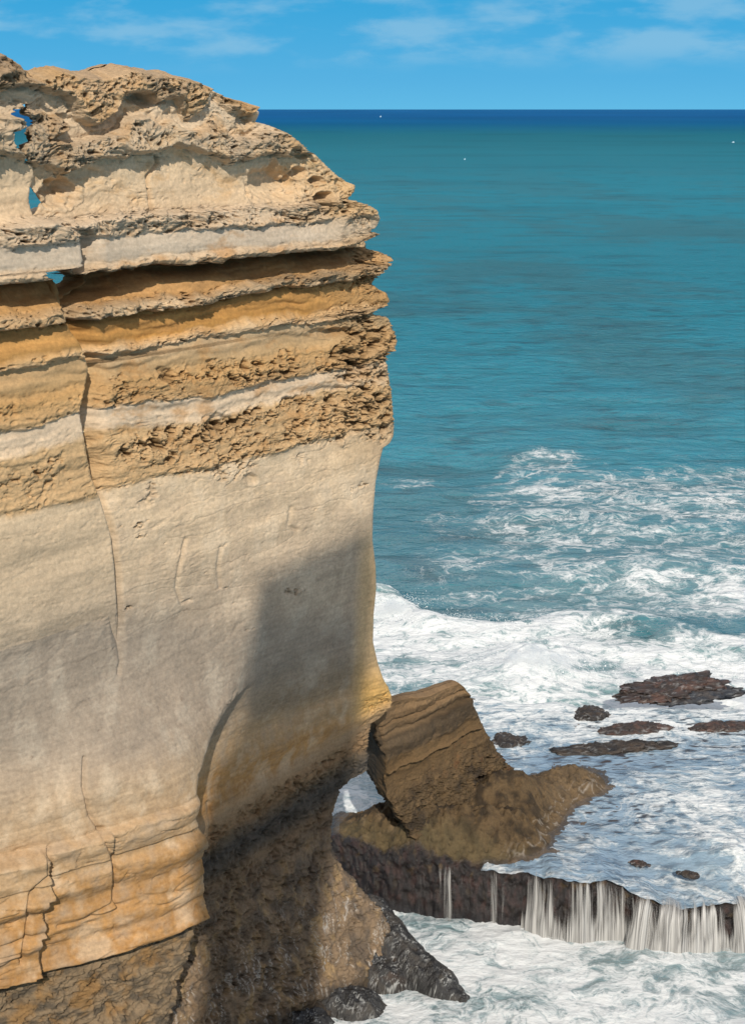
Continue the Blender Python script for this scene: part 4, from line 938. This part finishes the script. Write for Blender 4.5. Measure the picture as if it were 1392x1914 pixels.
# ------------------------------------------------------------------ loose rocks
def rock_lump(name, label, p0, p1, zb, width, height, seed, cols, group=None, mat=None, skewtop=0.5):
    a = np.array(at_z(*p0, zb)); b = np.array(at_z(*p1, zb)); c = (a + b) / 2; ax = (b - a)[:2]; Ln = np.linalg.norm(ax); ax = ax / Ln; ay = np.array([-ax[1], ax[0]])
    nu, nv = 120, 46
    u = np.linspace(0, 2 * math.pi, nu, endpoint=False)[None]; v = np.linspace(-0.5, math.pi / 2, nv)[:, None]
    ca = np.sign(np.cos(u)) * np.abs(np.cos(u)) ** 0.9
    lx = Ln / 2 * ca * np.cos(v); ly = width / 2 * np.sin(u) * np.cos(v)
    prof = 0.45 + 0.55 * np.exp(-((lx / (Ln / 2) - (skewtop * 2 - 1)) / 0.75) ** 2)
    lz = height * np.sin(v) * np.ones_like(u) * prof
    X = c[0] + lx * ax[0] + ly * ay[0]; Y = c[1] + lx * ax[1] + ly * ay[1]; Z = zb + lz
    n = fbm(X * 0.9, Y * 0.9, Z * 1.8, 5, seed, .6); n2 = ridged(X * 1.1, Y * 1.1, Z * 2, 4, seed + 7)
    k = 1 + 0.8 * n + 0.25 * fbm(X * 2.5, Y * 2.5, Z * 2, 3, seed + 3)
    X = c[0] + (X - c[0]) * k; Y = c[1] + (Y - c[1]) * k; Z = zb + 0.62 * (Z - zb) * (1 + 0.5 * n) + 0.24 * (n2 - .4) * np.cos(v) ** .3 + 0.22 * fbm(X * 2.6, Y * 2.6, Z * 3, 5, seed + 11, .65) 
    g = fbm(X * 1.3, Y * 1.3, Z * 3, 4, seed + 21)
    col = mixc(np.zeros(X.shape + (3,), f32) + np.array(cols[0], f32), cols[1], ss(-.12, .25, g)); col = mixc(col, cols[2], ss(.1, .35, fbm(X * 2, Y * 2, Z * 2, 4, seed + 31)))
    fo = ss(0.06, 0, np.abs(perlin(X * 1.4, Y * 2.2, Z * 2.5, seed + 41))) * ss(0.8, 0.2, (Z - zb) / height); col = mixc(col, (.45, .46, .46), .45 * fo)
    o = mesh_obj(name, np.stack([X, Y, Z], -1).reshape(-1, 3), grid_faces(nv, nu, True), mat or MAT_WET, None, {'rough': np.full(X.size, 0.8)}, np.clip(col, .01, .7).reshape(-1, 3), smooth=True)
    tag(o, label, 'rock', group); return o
GR = 'rocks breaking through the surf'
DK = [(.026, .021, .018), (.055, .038, .026), (.018, .017, .018)]; RD = [(.040, .028, .023), (.095, .050, .036), (.026, .022, .022)]
rock_lump('rock', 'largest reddish brown rock in the surf, rising to a peak at the far right', (1158, 1303), (1345, 1276), 2.7, 3.2, 1.15, 501, RD, GR, skewtop=.85)
rock_lump('rock', 'navy black wet flank of rock lying just below the reddish peak', (1185, 1308), (1385, 1292), 2.55, 2.4, .55, 509, [(.03, .034, .042), (.06, .05, .045), (.02, .022, .028)], GR)
rock_lump('rock', 'small black rock in white foam, left of the reddish peak', (1066, 1340), (1138, 1334), 2.7, 1.9, .62, 517, DK, GR, skewtop=.6)
rock_lump('rock', 'low brown rock between the small black rock and the long dark ridge', (1122, 1370), (1252, 1360), 2.7, 1.5, .5, 525, RD, GR)
rock_lump('rock', 'long dark knobbly ridge of rock rising to its right end in the surf', (1030, 1408), (1246, 1396), 2.7, 1.5, .75, 533, DK, GR, skewtop=.8)
rock_lump('rock', 'black rock just behind the right slope of the leaning buttress', (915, 1388), (990, 1388), 2.7, 1.8, .60, 541, DK, GR, skewtop=.4)
rock_lump('rock', 'dark reddish rock washed by foam at the right edge of the picture', (1292, 1366), (1410, 1356), 2.7, 1.5, .45, 549, RD, GR)
rock_lump('rock', 'thin brown sliver of rock in pale blue water above the cascade', (1176, 1612), (1216, 1620), 2.75, .5, .22, 557, RD, GR)
rock_lump('rock', 'thin dark sliver of rock in foam above the wide fan of water', (1262, 1632), (1306, 1640), 2.70, .5, .2, 565, DK, GR)

def build_toe():
    xs = np.linspace(-5.5, 5.6, 330); ys = np.linspace(53.0, 62.5, 280); X, Y = np.meshgrid(xs, ys)
    h = np.full(X.shape, -0.6)
    caps = [((0.0, 61.2, 2.6, 1.2), (0.9, 60.0, 1.9, 1.1)), ((0.9, 60.0, 1.9, 1.1), (2.0, 58.9, 1.15, 1.0)), ((2.0, 58.9, 1.15, 1.0), (3.2, 57.8, .85, .8)), ((3.2, 57.8, .85, .8), (4.2, 56.9, .1, .4)),
        ((-1.0, 59.6, 1.7, 1.4), (0.6, 58.4, .9, 1.0)), ((-2.6, 57.0, .9, 1.2), (-.6, 56.4, .55, 1.0)), ((-4.5, 56.2, 1.0, 1.2), (-3, 55.2, .5, 1.1))]
    n = fbm(X * .9, Y * .9, 0 * X, 5, 571, .6)
    for (x0, y0, z0, r0), (x1, y1, z1, r1) in caps:
        vx, vy = x1 - x0, y1 - y0; t = np.clip(((X - x0) * vx + (Y - y0) * vy) / (vx * vx + vy * vy), 0, 1)
        dd = np.hypot(X - x0 - t * vx, Y - y0 - t * vy) * (1 + .5 * n); r = (r0 + (r1 - r0) * t) * 1.25
        h = np.maximum(h, -0.6 + (z0 + (z1 - z0) * t + 0.6) * np.sqrt(np.clip(1 - (dd / r) ** 2, 0, 1)) ** 0.9)
    m = ss(-.55, -.2, h)
    Z = h + m * (0.28 * n + 0.22 * ridged(X * 1.4, Y * 1.4, 0 * X, 5, 575) + 0.10 * fbm(X * 4, Y * 4, 0 * X, 4, 579))
    col = mixc(np.zeros(X.shape + (3,), f32) + np.array((.022, .021, .021), f32), (.05, .043, .036), ss(-.1, .25, fbm(X * 1.2, Y * 1.2, Z, 4, 583)))
    col = mixc(col, (.15, .075, .03), 0.8 * ss(.05, .3, fbm(X, Y, Z, 3, 585)) * soft(X, Y, .4, 58.6, 1.2, .8))
    w = .5 * fbm(X * .9, Y * .9, 0 * X, 3, 587)
    ln = np.maximum(ss(.035, 0, np.abs(perlin((X + Y) * .9 + w * 2, (X - Y) * 2.6 + w * 3, 0 * X, 591))), ss(.05, 0, np.abs(perlin((X + Y) * 2.2 + w * 4, (X - Y) * 5 + w * 5, 0 * X, 592)))) * ss(-.15, .3, perlin(X * 2.2, Y * 2.2, 0 * X, 593) + .1) * ss(-.2, .25, fbm(X * .8, Y * .8, 0 * X, 3, 595) + .12)
    col = mixc(col, (.50, .50, .48), .75 * ln)
    F = grid_faces(*X.shape); keep = (m.reshape(-1)[F] > 0).any(1)
    o = mesh_obj('wet_rock', np.stack([X, Y, Z], -1).reshape(-1, 3), F[keep], MAT_WET, None, {'rough': np.full(X.size, .7)}, col.reshape(-1, 3))
    tag(o, 'glossy black wet rock tapering into foam at the foot of the cliff', 'rock')
build_toe()

# ------------------------------------------------------------------ spray thrown up by the breaking wave
def build_spray():
    rg = np.random.default_rng(11); V = []; F = []
    ico = np.array([(1, 0, 0), (-1, 0, 0), (0, 1, 0), (0, -1, 0), (0, 0, 1), (0, 0, -1)], float)
    tri = np.array([(0, 2, 4), (2, 1, 4), (1, 3, 4), (3, 0, 4), (2, 0, 5), (1, 2, 5), (3, 1, 5), (0, 3, 5)])
    k = 0; Vs = []; Fs = []
    def burst(x, y, n, rx, ry, hz, sz):
        nonlocal k
        c = at_z(x, y, 0.6)
        for i in range(n):
            g = rg.normal(0, 1, 3); hh = abs(rg.normal(0, 1)) * hz
            p = c + np.array([g[0] * rx * (1 + .5 * hh / hz), g[1] * ry, hh])
            r = sz * rg.lognormal(0, .5) * (0.45 + 1 / (1 + hh))
            Vs.append(ico * r * rg.uniform(.6, 1.4, 3) + p); Fs.append(tri + k); k += 6
    burst(1000, 1240, 3500, 2.6, 1.5, 1.0, .013); burst(1080, 1270, 1600, 2.2, 1.2, .7, .012); burst(722, 1132, 3000, 1.5, .6, .5, .013); burst(790, 1157, 1500, 1.6, .5, .3, .012); burst(930, 1168, 1200, 3, .6, .25, .011)
    burst(1345, 1262, 900, 1.6, .8, .6, .012); burst(1370, 1700, 700, 1.2, .3, .5, .010)
    m = NT('spray_foam'); m.p.inputs['Base Color'].default_value = (.88, .89, .89, 1); m.p.inputs['Roughness'].default_value = .8
    o = mesh_obj('spray', np.concatenate(Vs), np.concatenate(Fs), m.mat, smooth=True)
    tag(o, 'white droplets of spray flying above the breaking wave', 'spray', kind='stuff')
build_spray()

def build_mist():
    m = NT('spray_mist'); N, K = m.N, m.K; N.remove(m.p)
    v = N.new('ShaderNodeVolumePrincipled'); K.new(v.outputs[0], N['Material Output'].inputs['Volume'])
    v.inputs['Color'].default_value = (.97, .98, .98, 1); v.inputs['Anisotropy'].default_value = 0.2
    tc = N.new('ShaderNodeTexCoord'); ln = N.new('ShaderNodeVectorMath'); ln.operation = 'LENGTH'; K.new(tc.outputs['Object'], ln.inputs[0])
    nz = m.noise(m.pos(), 0.9, 4, 0.65); fall = m.rng(ln.outputs['Value'], 1.0, 0.15)
    m.put(v.inputs['Density'], m.math('MULTIPLY', m.rng(m.math('ADD', nz, m.math('MULTIPLY', fall, 0.35)), 0.52, 0.85), m.math('MULTIPLY', fall, 1.5)))
    u = np.linspace(0, 2 * math.pi, 32, endpoint=False)[None]; w = np.linspace(-math.pi / 2 + .01, math.pi / 2 - .01, 18)[:, None]
    Vb = np.stack([np.cos(u) * np.cos(w), np.sin(u) * np.cos(w), np.sin(w) + 0 * u], -1).reshape(-1, 3)
    for (x, y, rx, ry, rz, lab) in ((1000, 1250, 4.2, 2.6, 2.6, 'white mist bursting from the breaking wave above the rocks'), (735, 1140, 2.6, 1.3, 1.5, 'white mist off the wave crest beside the cliff edge')):
        o = mesh_obj('spray_mist', Vb, np.concatenate([grid_faces(18, 32, True)]), m.mat, loc=(0, 0, 0)); o.location = at_z(x, y, 0.6); o.scale = (rx, ry, rz); tag(o, lab, 'spray', kind='stuff')
build_mist()

# ------------------------------------------------------------------ specks far out on the water
def speck(name, label, cat, x, y, ln, ht):
    p = at_z(x, y, 0.0); nu, nv = 20, 8
    u = np.linspace(0, 2 * math.pi, nu, endpoint=False)[None]; v = np.linspace(-.4, math.pi / 2, nv)[:, None]
    X = p[0] + ln / 2 * np.cos(u) * np.cos(v) + 0.04 * ln * np.sin(3 * u) * np.cos(v); Y = p[1] + ln * .5 * np.sin(u) * np.cos(v); Z = ht * np.sin(v) * (1 + .3 * np.cos(u))
    m = NT(cat.replace(' ', '_') + '_white'); m.p.inputs['Base Color'].default_value = (.36, .52, .60, 1); m.p.inputs['Roughness'].default_value = .7
    o = mesh_obj(name, np.stack([X, Y, Z * np.ones_like(X)], -1).reshape(-1, 3), grid_faces(nv, nu, True), m.mat); tag(o, label, cat); return o
speck('whitecap', 'tiny white fleck in the dark blue band just under the horizon', 'whitecap', 711, 219, 8, 6)
speck('whitecap', 'tiny white fleck in open teal water, nearest of the three to the cliff slope', 'whitecap', 868, 298.5, 1.5, 1.0)
speck('whitecap', 'tiny white fleck in the teal sea near the right edge', 'whitecap', 1369, 266.5, 3.6, 1.2)

# ------------------------------------------------------------------ the headland the photograph is taken from; unseen crag added, outlined to cast the cliff shade
SHADE_L = [(482, 1087, .1), (497, 1150, .1), (482, 1200, .1), (474, 1300, .1), (440, 1352, .5), (388, 1425, 1.3), (392, 1520, 2.9), (398, 1600, 3.0), (398, 1760, 3.1), (340, 1960, 2.8)]
SHADE_R = [(698, 985), (704, 1100), (697, 1200), (682, 1280), (664, 1335), (648, 1450), (610, 1600), (590, 1960)]
def build_headland():
    Y0 = -20.0
    def back(p):
        b = p[2] if len(p) > 2 else 0.0; a, z = wall_at(*p); x, y = to_world(a, b); k = (Y0 - y) / SUN[1]
        return np.array([x + SUN[0] * k, z + SUN[2] * k])
    poly = [back(p) for p in SHADE_L[::-1]] + [back(p) for p in SHADE_R]
    poly = np.array(poly); zt = poly[:, 1].max()
    zs = np.concatenate([np.linspace(20, poly[:, 1].min() + .5, 30), np.linspace(poly[:, 1].min() + .6, zt - .05, 130)])
    lo, hi = [], []
    for z in zs:
        zz = max(z, poly[:, 1].min() + .3); xs = []
        for p, q in zip(poly, np.roll(poly, -1, 0)):
            if (p[1] - zz) * (q[1] - zz) < 0: xs.append(p[0] + (q[0] - p[0]) * (zz - p[1]) / (q[1] - p[1]))
        lo.append(min(xs)); hi.append(max(xs))
    lo = np.array(lo); hi = np.array(hi)
    A, B, NA, NB = plan(lo, hi, np.full(len(zs), 7.0), np.full(len(zs), .05), 60, 0, 6, 20, 40)
    Z = zs[:, None] + 0 * A; X = A; Y = Y0 + B
    d = 0.16 * fbm(X * .5, Y * .5, Z * .5, 4, 601)
    X = X + NA * d; Y = Y + NB * d
    n, m = X.shape
    col = strata_shade_col(np.clip(Z - 30, 26.8, 42)) * 0.9
    top = np.stack([X[-1] * .02 + .98 * X[-1].mean(), Y0 - 3.5 + .02 * (Y[-1] - Y0), Z[-1] + .05], -1)
    V = np.concatenate([np.stack([X, Y, Z], -1).reshape(-1, 3), top]); C = np.concatenate([col.reshape(-1, 3), col[-1]])
    F = grid_faces(n + 1, m, True)
    o = mesh_obj('shade_caster_crag', V, F, MAT_LAND, None, {'rough': np.full(len(V), .5)}, C); tag(o, kind='structure')
    # plateau
    xs = np.linspace(-90, 90, 180); t = np.concatenate([np.linspace(-90, -2.5, 80), [-2.2, -2.0, -2.0, -2.1, -2.3, -2.2, -2.4, -2.0]])
    zt2 = np.concatenate([np.full(80, 38.2), [38.1, 37.6, 34, 28, 20, 12, 4, -1.5]])
    X, Tt = np.meshgrid(xs, t); Z = np.broadcast_to(zt2[:, None], X.shape) + 0.25 * fbm(X * .15, Tt * .15, 0 * X, 4, 611); Y = Tt + 0.5 * fbm(X * .12, Z * .15, 0 * X, 4, 615) * (Z < 37.8) - 0.012 * X * X * 0 - 0.4
    col = np.where((zt2 > 37.5)[:, None, None], np.array((.12, .11, .05), f32), np.array((.46, .36, .25), f32)) + 0 * X[..., None]
    o = mesh_obj('headland', np.stack([X, Y, Z], -1).reshape(-1, 3), grid_faces(*X.shape), MAT_LAND, None, {'rough': np.full(X.size, .5)}, col.reshape(-1, 3).astype(f32)); tag(o, kind='structure')
build_headland()
